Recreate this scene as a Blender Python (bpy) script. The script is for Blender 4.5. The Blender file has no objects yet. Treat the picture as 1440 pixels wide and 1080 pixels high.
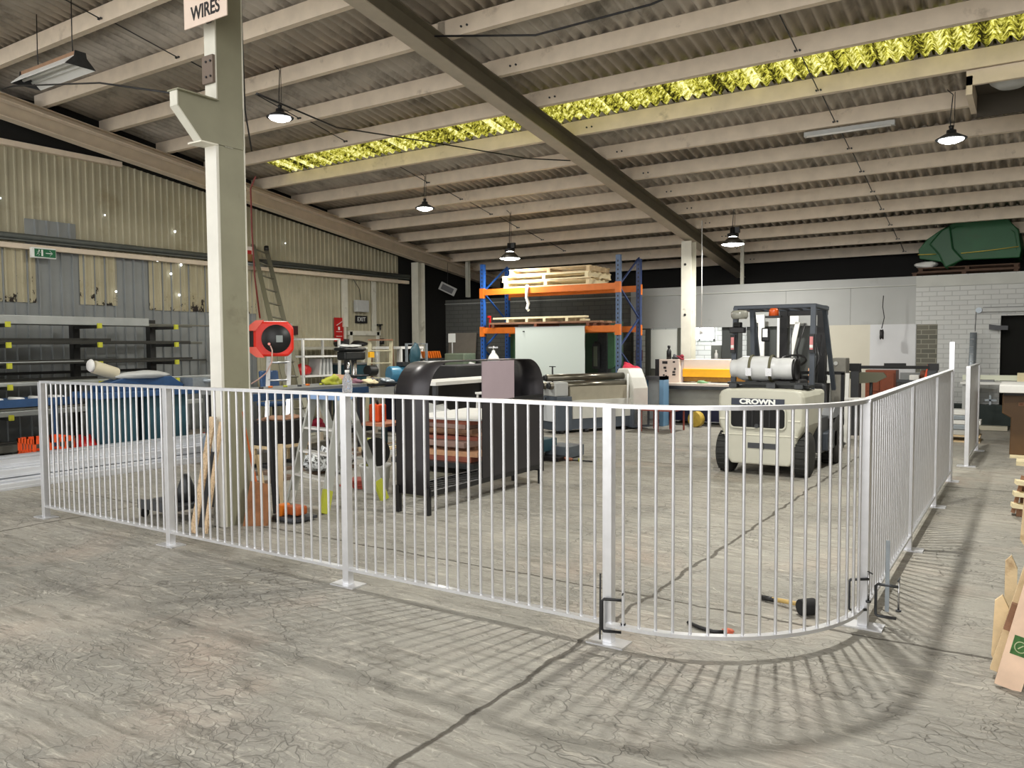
import bpy, bmesh, math, random
from mathutils import Vector, Matrix, Euler
random.seed(7)
scene = bpy.context.scene
COL = scene.collection
PI = math.pi
def V(*a): return Vector(a)

# ---------------------------------------------------------------- materials
def lin(c):
    return tuple((x/12.92 if x <= .04045 else ((x+.055)/1.055)**2.4) for x in c)
def rgb(r, g, b): return lin((r/255, g/255, b/255)) + (1,)
MATS = {}
def mat(name, col, rough=.6, metal=0., var=.0, scale=6., bump=0., bscale=40., dark=None, thr=.55, soft=.12, spec=None, stretch=None):
    """procedural surface: base colour with value noise, optional second dirt colour where noise passes a threshold, optional bump"""
    if name in MATS: return MATS[name]
    m = bpy.data.materials.new(name); m.use_nodes = True
    nt = m.node_tree; n = nt.nodes; l = nt.links
    b = n['Principled BSDF']; b.inputs['Roughness'].default_value = rough; b.inputs['Metallic'].default_value = metal
    if spec is not None: b.inputs['Specular IOR Level'].default_value = spec
    b.inputs['Base Color'].default_value = col
    tc = n.new('ShaderNodeNewGeometry'); vec = tc.outputs['Position']
    if stretch:
        mp = n.new('ShaderNodeMapping'); mp.inputs['Scale'].default_value = stretch; l.new(vec, mp.inputs[0]); vec = mp.outputs[0]
    last = None
    if var > 0:
        t = n.new('ShaderNodeTexNoise'); t.inputs['Scale'].default_value = scale; t.inputs['Detail'].default_value = 6; l.new(vec, t.inputs['Vector'])
        r = n.new('ShaderNodeMapRange'); r.inputs[1].default_value = .3; r.inputs[2].default_value = .7
        r.inputs[3].default_value = 1-var; r.inputs[4].default_value = 1+var; l.new(t.outputs[0], r.inputs[0])
        mx = n.new('ShaderNodeMix'); mx.data_type = 'RGBA'; mx.blend_type = 'MULTIPLY'; mx.inputs[0].default_value = 1
        mx.inputs[6].default_value = col; l.new(r.outputs[0], mx.inputs[7]); last = mx.outputs[2]
    if dark is not None:
        t = n.new('ShaderNodeTexNoise'); t.inputs['Scale'].default_value = scale*.6; t.inputs['Detail'].default_value = 8; t.inputs['Roughness'].default_value = .65
        l.new(vec, t.inputs['Vector'])
        r = n.new('ShaderNodeMapRange'); r.inputs[1].default_value = thr; r.inputs[2].default_value = thr+soft; l.new(t.outputs[0], r.inputs[0])
        mx = n.new('ShaderNodeMix'); mx.data_type = 'RGBA'; l.new(r.outputs[0], mx.inputs[0])
        if last: l.new(last, mx.inputs[6])
        else: mx.inputs[6].default_value = col
        mx.inputs[7].default_value = dark; last = mx.outputs[2]
    if last: l.new(last, b.inputs['Base Color'])
    if bump > 0:
        t = n.new('ShaderNodeTexNoise'); t.inputs['Scale'].default_value = bscale; t.inputs['Detail'].default_value = 5; l.new(vec, t.inputs['Vector'])
        bp = n.new('ShaderNodeBump'); bp.inputs['Strength'].default_value = bump; bp.inputs['Distance'].default_value = .01
        l.new(t.outputs[0], bp.inputs['Height']); l.new(bp.outputs[0], b.inputs['Normal'])
    MATS[name] = m; return m
def emis(name, col, s):
    m = bpy.data.materials.new(name); m.use_nodes = True; n = m.node_tree.nodes; b = n['Principled BSDF']
    b.inputs['Base Color'].default_value = col; b.inputs['Emission Color'].default_value = col; b.inputs['Emission Strength'].default_value = s
    MATS[name] = m; return m

# ---------------------------------------------------------------- mesh builder
class B:
    def __init__(s): s.bm = bmesh.new()
    def _add(s, vs, fs, mi=0, smooth=False):
        v = [s.bm.verts.new(p) for p in vs]
        for f in fs:
            try:
                q = s.bm.faces.new([v[i] for i in f]); q.material_index = mi; q.smooth = smooth
            except ValueError: pass
        return s
    def box(s, c, d, rot=None, mi=0):
        """centre, full size, optional euler (x,y,z)"""
        R = Euler(rot).to_matrix() if rot else Matrix.Identity(3); c = Vector(c)
        vs = [c + R @ Vector((x*d[0]/2, y*d[1]/2, z*d[2]/2)) for x in (-1, 1) for y in (-1, 1) for z in (-1, 1)]
        return s._add(vs, [(0,1,3,2), (4,6,7,5), (0,4,5,1), (2,3,7,6), (0,2,6,4), (1,5,7,3)], mi)
    def bb(s, x0, x1, y0, y1, z0, z1, mi=0):
        return s.box(((x0+x1)/2, (y0+y1)/2, (z0+z1)/2), (abs(x1-x0), abs(y1-y0), abs(z1-z0)), None, mi)
    def bar(s, a, b, w, h, up=(0,0,1), mi=0):
        """rectangular bar from a to b"""
        a = Vector(a); b = Vector(b); d = (b-a).normalized(); up = Vector(up)
        if abs(d.dot(up)) > .99: up = Vector((0,1,0))
        r = d.cross(up).normalized(); u = r.cross(d)
        vs = [p + r*x*w/2 + u*y*h/2 for p in (a, b) for x, y in ((-1,-1), (1,-1), (1,1), (-1,1))]
        return s._add(vs, [(3,2,1,0), (4,5,6,7), (0,1,5,4), (1,2,6,5), (2,3,7,6), (3,0,4,7)], mi)
    def cyl(s, a, b, r, r2=None, n=12, mi=0, cap=True):
        a = Vector(a); b = Vector(b); r2 = r if r2 is None else r2
        d = (b-a).normalized(); up = Vector((0,0,1)) if abs(d.z) < .95 else Vector((1,0,0))
        x = d.cross(up).normalized(); y = d.cross(x)
        vs = [p + (x*math.cos(2*PI*i/n) + y*math.sin(2*PI*i/n))*q for p, q in ((a, r), (b, r2)) for i in range(n)]
        v = [s.bm.verts.new(p) for p in vs]
        for i in range(n):
            f = s.bm.faces.new((v[i], v[(i+1)%n], v[n+(i+1)%n], v[n+i])); f.material_index = mi; f.smooth = True
        if cap:
            for q in (v[:n][::-1], v[n:]):
                f = s.bm.faces.new(q); f.material_index = mi
        return s
    def tube(s, pts, r, n=8, mi=0, close=False):
        pts = [Vector(p) for p in pts]; rings = []; N = len(pts)
        prev = None
        for i, p in enumerate(pts):
            if close: d = (pts[(i+1)%N]-pts[i-1]).normalized()
            else: d = (pts[min(i+1, N-1)]-pts[max(i-1, 0)]).normalized()
            if prev is None:
                up = Vector((0,0,1)) if abs(d.z) < .9 else Vector((1,0,0)); x = d.cross(up).normalized()
            else:
                x = (prev - d*prev.dot(d)); x = x.normalized() if x.length > 1e-6 else prev
            prev = x; y = d.cross(x)
            rings.append([s.bm.verts.new(p + (x*math.cos(2*PI*k/n)+y*math.sin(2*PI*k/n))*r) for k in range(n)])
        for i in range(N if close else N-1):
            a, b = rings[i], rings[(i+1)%N]
            for k in range(n):
                f = s.bm.faces.new((a[k], a[(k+1)%n], b[(k+1)%n], b[k])); f.smooth = True; f.material_index = mi
        if not close:
            s.bm.faces.new(rings[0][::-1]).material_index = mi; s.bm.faces.new(rings[-1]).material_index = mi
        return s
    def lathe(s, c, prof, n=20, axis='Z', mi=0):
        """prof = [(radius, height)]"""
        c = Vector(c); rings = []
        def P(r, h, a):
            u, v = r*math.cos(a), r*math.sin(a)
            return c + (Vector((u, v, h)) if axis == 'Z' else Vector((h, u, v)) if axis == 'X' else Vector((v, h, u)))
        for r, h in prof:
            rings.append([s.bm.verts.new(P(max(r, 1e-4), h, 2*PI*k/n)) for k in range(n)])
        for a, b in zip(rings, rings[1:]):
            for k in range(n):
                f = s.bm.faces.new((a[k], a[(k+1)%n], b[(k+1)%n], b[k])); f.smooth = True; f.material_index = mi
        s.bm.faces.new(rings[0][::-1]).material_index = mi; s.bm.faces.new(rings[-1]).material_index = mi
        return s
    def prism(s, poly, a, b, axis='X', mi=0):
        """2D polygon swept from a to b along an axis; poly coords are the other two axes in order (X: y,z; Y: x,z; Z: x,y)"""
        def P(p, t): return (t, p[0], p[1]) if axis == 'X' else (p[0], t, p[1]) if axis == 'Y' else (p[0], p[1], t)
        n = len(poly); vs = [P(p, a) for p in poly] + [P(p, b) for p in poly]
        fs = [tuple(range(n))[::-1], tuple(range(n, 2*n))] + [(i, (i+1)%n, n+(i+1)%n, n+i) for i in range(n)]
        return s._add(vs, fs, mi)
    def sheet(s, rows, th=.002, mi=0, smooth=True):
        """grid of points with thickness"""
        R, Cn = len(rows), len(rows[0]); pts = [[Vector(p) for p in r] for r in rows]
        nrm = []
        for i in range(R):
            for j in range(Cn):
                du = pts[min(i+1, R-1)][j]-pts[max(i-1, 0)][j]; dv = pts[i][min(j+1, Cn-1)]-pts[i][max(j-1, 0)]
                nn = du.cross(dv); nrm.append(nn.normalized() if nn.length > 1e-9 else Vector((0,0,1)))
        top = [[s.bm.verts.new(pts[i][j]+nrm[i*Cn+j]*th/2) for j in range(Cn)] for i in range(R)]
        bot = [[s.bm.verts.new(pts[i][j]-nrm[i*Cn+j]*th/2) for j in range(Cn)] for i in range(R)]
        def F(*q):
            f = s.bm.faces.new(q); f.smooth = smooth; f.material_index = mi
        for i in range(R-1):
            for j in range(Cn-1):
                F(top[i][j], top[i+1][j], top[i+1][j+1], top[i][j+1]); F(bot[i][j], bot[i][j+1], bot[i+1][j+1], bot[i+1][j])
        for i in range(R-1):
            F(top[i][0], bot[i][0], bot[i+1][0], top[i+1][0]); F(top[i][-1], top[i+1][-1], bot[i+1][-1], bot[i][-1])
        for j in range(Cn-1):
            F(top[0][j], top[0][j+1], bot[0][j+1], bot[0][j]); F(top[-1][j], bot[-1][j], bot[-1][j+1], top[-1][j+1])
        return s
    def blob(s, c, d, seed=0, rough=.15, rot=0, mi=0, sub=3):
        """soft lumpy item (cloth, bag)"""
        rnd = random.Random(seed); r = bmesh.ops.create_icosphere(s.bm, subdivisions=sub, radius=.5)
        ph = [rnd.uniform(0, 6) for _ in range(6)]; R = Matrix.Rotation(rot, 3, 'Z')
        for v in r['verts']:
            p = v.co.copy(); k = 1+rough*(math.sin(p.x*9+ph[0])+math.sin(p.y*11+ph[1])*.8+math.sin(p.z*8+p.x*7+ph[2])+math.sin(p.x*19+p.y*17+ph[3])*.5)
            p = Vector((p.x*d[0]*k, p.y*d[1]*k, max(p.z, -.38)*d[2]*k)); v.co = R @ p + Vector(c) + Vector((0,0,.38*d[2]))
        for v in r['verts']:
            for f in v.link_faces: f.smooth = True; f.material_index = mi
        return s

def obj(name, b, m, parent=None, label=None, bevel=0, kind=None, smooth_angle=None):
    """link a builder's mesh (world coordinates) as one object, under its thing if given"""
    me = bpy.data.meshes.new(name)
    if parent is not None:
        b.bm.transform(parent.get('_m_inv') or mworld(parent).inverted()) if False else b.bm.transform(mworld(parent).inverted())
    bmesh.ops.recalc_face_normals(b.bm, faces=b.bm.faces[:])
    b.bm.to_mesh(me); b.bm.free()
    for x in (m if isinstance(m, (list, tuple)) else [m]): me.materials.append(x)
    o = bpy.data.objects.new(name, me); COL.objects.link(o)
    if parent is not None: o.parent = parent
    if label: o['label'] = label
    if kind: o['kind'] = kind
    if bevel:
        md = o.modifiers.new('bevel', 'BEVEL'); md.width = bevel; md.segments = 2; md.limit_method = 'ANGLE'; md.angle_limit = math.radians(40)
    return o
def mworld(o):
    m = Matrix.Translation(o.location) @ o.rotation_euler.to_matrix().to_4x4()
    return (mworld(o.parent) @ m) if o.parent else m
def thing(name, label, cat, loc, rz=0, group=None):
    o = bpy.data.objects.new(name, None); COL.objects.link(o); o.empty_display_size = .1
    o.location = loc; o.rotation_euler = (0, 0, rz); o['label'] = label; o['category'] = cat
    if group: o['group'] = group
    return o
def solo(name, b, m, label, cat, org, group=None, bevel=0, rz=0):
    """a thing that is one mesh; geometry given in world coordinates, origin moved to its base"""
    me = bpy.data.meshes.new(name)
    M = Matrix.Translation(org) @ Matrix.Rotation(rz, 4, 'Z'); b.bm.transform(M.inverted())
    bmesh.ops.recalc_face_normals(b.bm, faces=b.bm.faces[:]); b.bm.to_mesh(me); b.bm.free()
    for x in (m if isinstance(m, (list, tuple)) else [m]): me.materials.append(x)
    o = bpy.data.objects.new(name, me); COL.objects.link(o); o.location = org; o.rotation_euler = (0, 0, rz)
    o['label'] = label; o['category'] = cat
    if group: o['group'] = group
    if bevel:
        md = o.modifiers.new('bevel', 'BEVEL'); md.width = bevel; md.segments = 2; md.limit_method = 'ANGLE'
    return o
def struct(name, b, m, parent=None):
    o = obj(name, b, m, parent); o['kind'] = 'structure'; return o
def dup(root, loc, rz=None, label=None, group=None, parent=None):
    r = root.copy(); COL.objects.link(r); r.location = loc
    if rz is not None: r.rotation_euler = (root.rotation_euler.x, root.rotation_euler.y, rz)
    if label: r['label'] = label
    if group: r['group'] = group
    for ch in list(root.children):
        c = ch.copy(); COL.objects.link(c); c.parent = r
        for g in list(ch.children):
            d = g.copy(); COL.objects.link(d); d.parent = c
    return r
def text(body, size, m, parent, pos, right, up, name='lettering', depth=.0015, sx=1., align='CENTER', bold=.0):
    """lettering laid on a surface: pos = middle of the text, right/up = its axes"""
    cu = bpy.data.curves.new('t', 'FONT'); cu.body = body; cu.size = size; cu.extrude = depth; cu.align_x = align; cu.align_y = 'CENTER'; cu.offset = bold
    t = bpy.data.objects.new('t', cu); COL.objects.link(t)
    bpy.context.view_layer.update()
    me = bpy.data.meshes.new_from_object(t.evaluated_get(bpy.context.evaluated_depsgraph_get()))
    bpy.data.objects.remove(t); bpy.data.curves.remove(cu)
    me.materials.clear(); me.materials.append(m)
    R = Vector(right).normalized(); U = Vector(up).normalized(); N = R.cross(U)
    M = Matrix.Translation(pos) @ Matrix((R, U, N)).transposed().to_4x4() @ Matrix.Diagonal((sx, 1, 1, 1))
    me.transform(mworld(parent).inverted() @ M)
    o = bpy.data.objects.new(name, me); COL.objects.link(o); o.parent = parent
    return o

# palette
steelw = mat('mill_finish_aluminium', rgb(222,223,226), .36, .7, .05, 14)
cream = mat('cream_paint', rgb(226,211,190), .55, 0, .08, 5, .1, 60, dark=rgb(150,134,112), thr=.62, soft=.2)
creamcol = mat('column_paint', rgb(214,212,198), .5, 0, .06, 6, .1, 50, dark=rgb(150,146,128), thr=.6, soft=.15)
raft = mat('rafter_paint', rgb(150,144,126), .55, 0, .1, 5, dark=rgb(92,86,70), thr=.58, soft=.2)
alu = mat('aluminium', rgb(205,207,210), .32, .75, .06, 12)
galv = mat('galvanised', rgb(150,158,164), .42, .5, .1, 18)
steel = mat('dark_steel', rgb(70,72,74), .42, .6, .15, 20)
chrome = mat('bright_steel', rgb(190,190,190), .22, .9)
black = mat('black_paint', rgb(24,24,26), .45)
rubber = mat('rubber', rgb(30,30,31), .85, 0, .1, 30)
white = mat('white_paint', rgb(232,232,228), .5, 0, .04, 10)
grey = mat('grey_paint', rgb(128,130,130), .5, 0, .06, 10)
lgrey = mat('light_grey_paint', rgb(186,188,186), .5, 0, .05, 10)
dgrey = mat('charcoal_paint', rgb(62,64,68), .5, 0, .08, 10)
timber = mat('raw_pine', rgb(214,190,150), .75, 0, .16, 9, .3, 60, dark=rgb(150,112,72), thr=.6, soft=.15, stretch=(1,1,1))
palew = mat('pale_timber', rgb(236,222,182), .75, 0, .1, 9)
oldw = mat('weathered_timber', rgb(140,104,80), .85, 0, .2, 9, .3, 60, dark=rgb(84,58,44), thr=.55, soft=.2)
brownw = mat('brown_timber', rgb(112,62,38), .6, 0, .12, 9)
red = mat('red_paint', rgb(178,24,22), .45, 0, .08, 12)
redreel = mat('red_plastic', rgb(226,42,22), .35, 0, .05, 12)
orange = mat('orange_paint', rgb(214,112,30), .45, 0, .08, 10)
orangep = mat('orange_plastic', rgb(240,92,40), .45)
blue = mat('blue_paint', rgb(38,86,160), .42, 0, .08, 12)
navy = mat('navy_paint', rgb(20,24,58), .45)
steelblue = mat('machine_blue', rgb(44,76,116), .45, 0, .12, 12)
teal = mat('teal_paint', rgb(42,78,90), .5, 0, .08, 12)
green = mat('machine_green', rgb(78,120,88), .5, 0, .1, 10)
dgreen = mat('dark_green_paint', rgb(20,38,34), .5)
yellow = mat('yellow_paint', rgb(238,176,20), .42, 0, .05, 10)
lime = mat('lime_cap', rgb(176,180,60), .5)
cardb = mat('cardboard', rgb(150,112,72), .85, 0, .1, 12)
conc = None

# ---------------------------------------------------------------- setting
def zR(y): return 4.86-.15*(y-5.77)      # underside of the sloping rafters

def floor_mat():
    m = bpy.data.materials.new('worn_concrete'); m.use_nodes = True; nt = m.node_tree; n = nt.nodes; l = nt.links
    b = n['Principled BSDF']; g = n.new('ShaderNodeNewGeometry'); pos = g.outputs['Position']
    def noise(scale, detail=6, rough=.55, vec=None, dist=0.):
        t = n.new('ShaderNodeTexNoise'); t.inputs['Scale'].default_value = scale; t.inputs['Detail'].default_value = detail
        t.inputs['Roughness'].default_value = rough; t.inputs['Distortion'].default_value = dist; l.new(vec or pos, t.inputs['Vector']); return t
    def mr(src, a, b_, c, d):
        r = n.new('ShaderNodeMapRange'); r.inputs[1].default_value = a; r.inputs[2].default_value = b_; r.inputs[3].default_value = c; r.inputs[4].default_value = d
        l.new(src, r.inputs[0]); return r.outputs[0]
    def mix(fac, a, b_, mode='MIX'):
        x = n.new('ShaderNodeMix'); x.data_type = 'RGBA'; x.blend_type = mode
        if isinstance(fac, float): x.inputs[0].default_value = fac
        else: l.new(fac, x.inputs[0])
        for s_, v in ((6, a), (7, b_)):
            if isinstance(v, tuple): x.inputs[s_].default_value = v
            else: l.new(v, x.inputs[s_])
        return x.outputs[2]
    def math_(op, a, b_=None):
        x = n.new('ShaderNodeMath'); x.operation = op
        for i, v in enumerate((a, b_)):
            if v is None: continue
            if isinstance(v, (int, float)): x.inputs[i].default_value = v
            else: l.new(v, x.inputs[i])
        return x.outputs[0]
    c = mix(mr(noise(.55, 5).outputs[0], .35, .65, 0, 1), rgb(158,155,145), rgb(136,134,126))
    c = mix(mr(noise(.9, 6, .6, None, 1.).outputs[0], .5, .75, 0, .55), c, rgb(178,170,158))
    c = mix(mr(noise(.7, 5, .6, None, .4).outputs[0], .54, .7, 0, .5), c, rgb(176,156,140))
    c = mix(mr(noise(1.7, 8, .7).outputs[0], .56, .72, 0, .7), c, rgb(112,109,103))
    # long smears along diagonal tyre tracks
    mp = n.new('ShaderNodeMapping'); mp.inputs['Rotation'].default_value = (0, 0, math.radians(38)); mp.inputs['Scale'].default_value = (1.3, 9, 1); l.new(pos, mp.inputs[0])
    sm = noise(1.6, 8, .65, mp.outputs[0], .6)
    c = mix(mr(sm.outputs[0], .5, .66, 0, .75), c, rgb(116,112,102))
    mp2 = n.new('ShaderNodeMapping'); mp2.inputs['Rotation'].default_value = (0, 0, math.radians(-25)); mp2.inputs['Scale'].default_value = (2, 14, 1); l.new(pos, mp2.inputs[0])
    sm2 = noise(1.9, 8, .7, mp2.outputs[0], .8)
    c = mix(mr(sm2.outputs[0], .54, .68, 0, .6), c, rgb(204,198,184))
    # net of fine crazing
    wp = noise(2.2, 4, .6); add = n.new('ShaderNodeMix'); add.data_type = 'RGBA'; add.blend_type = 'LINEAR_LIGHT'; add.inputs[0].default_value = .22
    l.new(pos, add.inputs[6]); l.new(wp.outputs['Color'], add.inputs[7])
    def craze(scale, w, rot, sc):
        mp = n.new('ShaderNodeMapping'); mp.inputs['Scale'].default_value = sc; mp.inputs['Rotation'].default_value = (0, 0, rot); l.new(add.outputs[2], mp.inputs[0])
        v = n.new('ShaderNodeTexVoronoi'); v.feature = 'DISTANCE_TO_EDGE'; v.inputs['Scale'].default_value = scale; l.new(mp.outputs[0], v.inputs['Vector'])
        return mr(v.outputs[0], 0, w, 1, 0)
    k1 = craze(5.2, .032, .5, (1, 2.2, 1)); gate = mr(noise(1.1, 4).outputs[0], .46, .6, 0, 1)
    k1 = math_('MULTIPLY', k1, gate)
    k2 = craze(12., .045, -.4, (1, 1.8, 1)); k2 = math_('MULTIPLY', k2, mr(noise(.8, 4, .5, None, .5).outputs[0], .45, .62, 0, .8))
    k3 = craze(1.15, .008, .2, (1, 1.2, 1)); k3 = math_('MULTIPLY', k3, mr(noise(.6, 3).outputs[0], .5, .56, 0, 1))
    # slab joints: straight saw cuts, slightly ragged
    sep = n.new('ShaderNodeSeparateXYZ'); l.new(pos, sep.inputs[0]); jn = noise(3.5, 5); ja = mr(jn.outputs[0], .2, .8, -.035, .035)
    def joint(o, at, w):
        d = math_('ABSOLUTE', math_('SUBTRACT', math_('ADD', o, ja), at)); return mr(d, w*.4, w, 1, 0)
    j = joint(sep.outputs[0], -1.86, .016)
    j = math_('MAXIMUM', j, joint(sep.outputs[1], 4.31, .014))
    j = math_('MAXIMUM', j, joint(sep.outputs[1], 9.3, .016)); j = math_('MAXIMUM', j, joint(sep.outputs[0], -7.0, .014))
    def scratch(rot, sc, a, b_, amt, col, c):
        mp = n.new('ShaderNodeMapping'); mp.inputs['Rotation'].default_value = (0, 0, rot); mp.inputs['Scale'].default_value = sc; l.new(add.outputs[2], mp.inputs[0])
        t = noise(1.0, 3, .6, mp.outputs[0], .3); return mix(mr(t.outputs[0], a, b_, 0, amt), c, col)
    c = scratch(.66, (6, 46, 1), .6, .68, .6, rgb(98,96,88), c); c = scratch(-.5, (5, 38, 1), .62, .7, .55, rgb(104,100,92), c); c = scratch(.2, (8, 60, 1), .62, .7, .5, rgb(206,202,190), c); c = scratch(1.2, (7, 34, 1), .63, .7, .5, rgb(100,98,90), c)
    gr_ = noise(55, 4, .7); c = mix(mr(gr_.outputs[0], .58, .7, 0, .35), c, rgb(92,90,84)); c = mix(mr(gr_.outputs[0], .42, .3, 0, .3), c, rgb(200,198,188))
    kk = math_('MAXIMUM', math_('MAXIMUM', k1, k2), k3)
    c = mix(math_('MULTIPLY', kk, .6), c, rgb(78,74,68)); c = mix(math_('MULTIPLY', j, .85), c, rgb(66,60,50))
    # specks of white spatter and grit
    vs = n.new('ShaderNodeTexVoronoi'); vs.inputs['Scale'].default_value = 9; l.new(pos, vs.inputs['Vector'])
    c = mix(math_('MULTIPLY', mr(vs.outputs[0], .0, .06, 1, 0), .6), c, rgb(70,66,60))
    l.new(c, b.inputs['Base Color'])
    l.new(mr(noise(2.5, 5).outputs[0], .3, .7, .55, .85), b.inputs['Roughness'])
    h = math_('SUBTRACT', math_('ADD', math_('MULTIPLY', sm.outputs[0], .5), math_('MULTIPLY', noise(28, 6, .7).outputs[0], .3)), math_('ADD', math_('MULTIPLY', kk, .35), j))
    bp = n.new('ShaderNodeBump'); bp.inputs['Strength'].default_value = .8; bp.inputs['Distance'].default_value = .014; l.new(h, bp.inputs['Height']); l.new(bp.outputs[0], b.inputs['Normal'])
    return m
struct('floor', B().bb(-13.2, 4.2, -5, 24, -.2, 0), floor_mat())

# roof sheets: sinusoidal fibre-cement profile, one clear strip
def roof_sheet(x0, x1, y0, y1, dz=0., pitch=.146, amp=.036, mi=0):
    b = B(); n = int((x1-x0)/pitch*8); rows = []
    for y in (y0, y1):
        rows.append([(x0+(x1-x0)*i/n, y, zR(y)+.49+dz+amp*math.sin(2*PI*(x0+(x1-x0)*i/n)/pitch)) for i in range(n+1)])
    b.sheet(rows, .006); return b
sheetm = mat('weathered_roof_sheet', rgb(182,174,162), .5, .25, .14, 3.2, .1, 40, dark=rgb(104,98,88), thr=.5, soft=.25)
roofb = B(); 
ceil = None
SKY0, SKY1 = 9.13, 10.2
for i, (y0, y1) in enumerate(((-.2, 1.5), (1.4, 3.5), (3.4, 5.5), (5.4, 7.4), (7.3, 9.2), (SKY1-.12, 12.25), (12.15, 14.3), (14.2, 16.2), (16.1, 18.6), (18.5, 20.8), (20.7, 23.3))):
    nb = roof_sheet(-13.1, 3.6, y0, y1, .008*(i % 2))
    me = bpy.data.meshes.new('t'); nb.bm.to_mesh(me); roofb.bm.from_mesh(me); bpy.data.meshes.remove(me); nb.bm.free()
for x0, x1 in ((-13.1, -11.5),):
    nb = roof_sheet(x0, x1, SKY0, SKY1, .004); me = bpy.data.meshes.new('t'); nb.bm.to_mesh(me); roofb.bm.from_mesh(me); bpy.data.meshes.remove(me); nb.bm.free()
struct('ceiling', roofb, sheetm)
def skylight_mat():
    m = bpy.data.materials.new('mossy_clear_sheet'); m.use_nodes = True; nt = m.node_tree; n = nt.nodes; l = nt.links
    for q in list(n):
        if q.type != 'OUTPUT_MATERIAL': n.remove(q)
    out = [q for q in n if q.type == 'OUTPUT_MATERIAL'][0]
    g = n.new('ShaderNodeNewGeometry'); t = n.new('ShaderNodeTexNoise'); t.inputs['Scale'].default_value = 1; t.inputs['Detail'].default_value = 7; t.inputs['Roughness'].default_value = .72
    mp0 = n.new('ShaderNodeMapping'); mp0.inputs['Scale'].default_value = (24, 15, 0); l.new(g.outputs['Position'], mp0.inputs[0]); l.new(mp0.outputs[0], t.inputs['Vector'])
    cr = n.new('ShaderNodeValToRGB'); e = cr.color_ramp.elements
    e[0].position = .42; e[0].color = rgb(34,32,12); e[1].position = .70; e[1].color = rgb(236,232,170)
    q = cr.color_ramp.elements.new(.48); q.color = rgb(96,92,30); q = cr.color_ramp.elements.new(.56); q.color = rgb(168,164,60)
    t2 = n.new('ShaderNodeTexNoise'); t2.inputs['Scale'].default_value = 1.1; mp = n.new('ShaderNodeMapping'); mp.inputs['Scale'].default_value = (4.5, .1, 0)
    l.new(g.outputs['Position'], mp.inputs[0]); l.new(mp.outputs[0], t2.inputs['Vector'])
    ad = n.new('ShaderNodeMath'); ad.operation = 'MULTIPLY_ADD'; ad.inputs[1].default_value = .6; ad.inputs[2].default_value = -.27
    l.new(t2.outputs[0], ad.inputs[0]); a2 = n.new('ShaderNodeMath'); a2.operation = 'ADD'; l.new(t.outputs[0], a2.inputs[0]); l.new(ad.outputs[0], a2.inputs[1]); l.new(a2.outputs[0], cr.inputs[0])
    tr = n.new('ShaderNodeBsdfTranslucent'); l.new(cr.outputs[0], tr.inputs[0]); df = n.new('ShaderNodeBsdfDiffuse'); l.new(cr.outputs[0], df.inputs[0])
    mx = n.new('ShaderNodeMixShader'); mx.inputs[0].default_value = .12; l.new(tr.outputs[0], mx.inputs[1]); l.new(df.outputs[0], mx.inputs[2]); l.new(mx.outputs[0], out.inputs[0])
    return m
sk = B()
def single_sheet(x0, x1, y0, y1, dz=0., pitch=.146, amp=.036):
    b = B(); n = int((x1-x0)/pitch*8); r = []
    for y in (y0, y1):
        r.append([b.bm.verts.new((x0+(x1-x0)*i/n, y, zR(y)+.49+dz+amp*math.sin(2*PI*(x0+(x1-x0)*i/n)/pitch))) for i in range(n+1)])
    for i in range(n): b.bm.faces.new((r[0][i], r[0][i+1], r[1][i+1], r[1][i])).smooth = True
    return b
struct('window_1', single_sheet(-11.5, 3.6, SKY0, SKY1, .004), skylight_mat())

# left wall: ribbed sheeting, upper beige run and galvanised repairs
wbeige = mat('beige_ribbed_sheet', rgb(176,170,146), .65, 0, .1, 2.2, .1, 30, dark=rgb(140,128,98), thr=.55, soft=.25)
def rusty():
    m = mat('rusted_beige_sheet', rgb(182,174,146), .65, 0, .08, 2.5, dark=rgb(150,136,100), thr=.55, soft=.2)
    nt = m.node_tree; n = nt.nodes; l = nt.links; b = n['Principled BSDF']; src = b.inputs['Base Color'].links[0].from_socket
    g = n.new('ShaderNodeNewGeometry'); t = n.new('ShaderNodeTexNoise'); t.inputs['Scale'].default_value = 5.5; t.inputs['Detail'].default_value = 9; t.inputs['Roughness'].default_value = .7
    mp = n.new('ShaderNodeMapping'); mp.inputs['Scale'].default_value = (1, 1.6, .8); l.new(g.outputs['Position'], mp.inputs[0]); l.new(mp.outputs[0], t.inputs['Vector'])
    sp = n.new('ShaderNodeSeparateXYZ'); l.new(g.outputs['Position'], sp.inputs[0])
    r = n.new('ShaderNodeMapRange'); r.inputs[1].default_value = 2.75; r.inputs[2].default_value = 2.1; r.inputs[3].default_value = -.05; r.inputs[4].default_value = .12; l.new(sp.outputs[2], r.inputs[0])
    a = n.new('ShaderNodeMath'); a.operation = 'ADD'; l.new(t.outputs[0], a.inputs[0]); l.new(r.outputs[0], a.inputs[1])
    c = n.new('ShaderNodeMath'); c.operation = 'GREATER_THAN'; c.inputs[1].default_value = .645; l.new(a.outputs[0], c.inputs[0])
    x = n.new('ShaderNodeMix'); x.data_type = 'RGBA'; l.new(c.outputs[0], x.inputs[0]); l.new(src, x.inputs[6]); x.inputs[7].default_value = rgb(34,24,16); l.new(x.outputs[2], b.inputs['Base Color'])
    return m
galvw = mat('galvanised_sheet', rgb(142,146,146), .5, .3, .08, 2.5, .05, 30)
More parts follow.
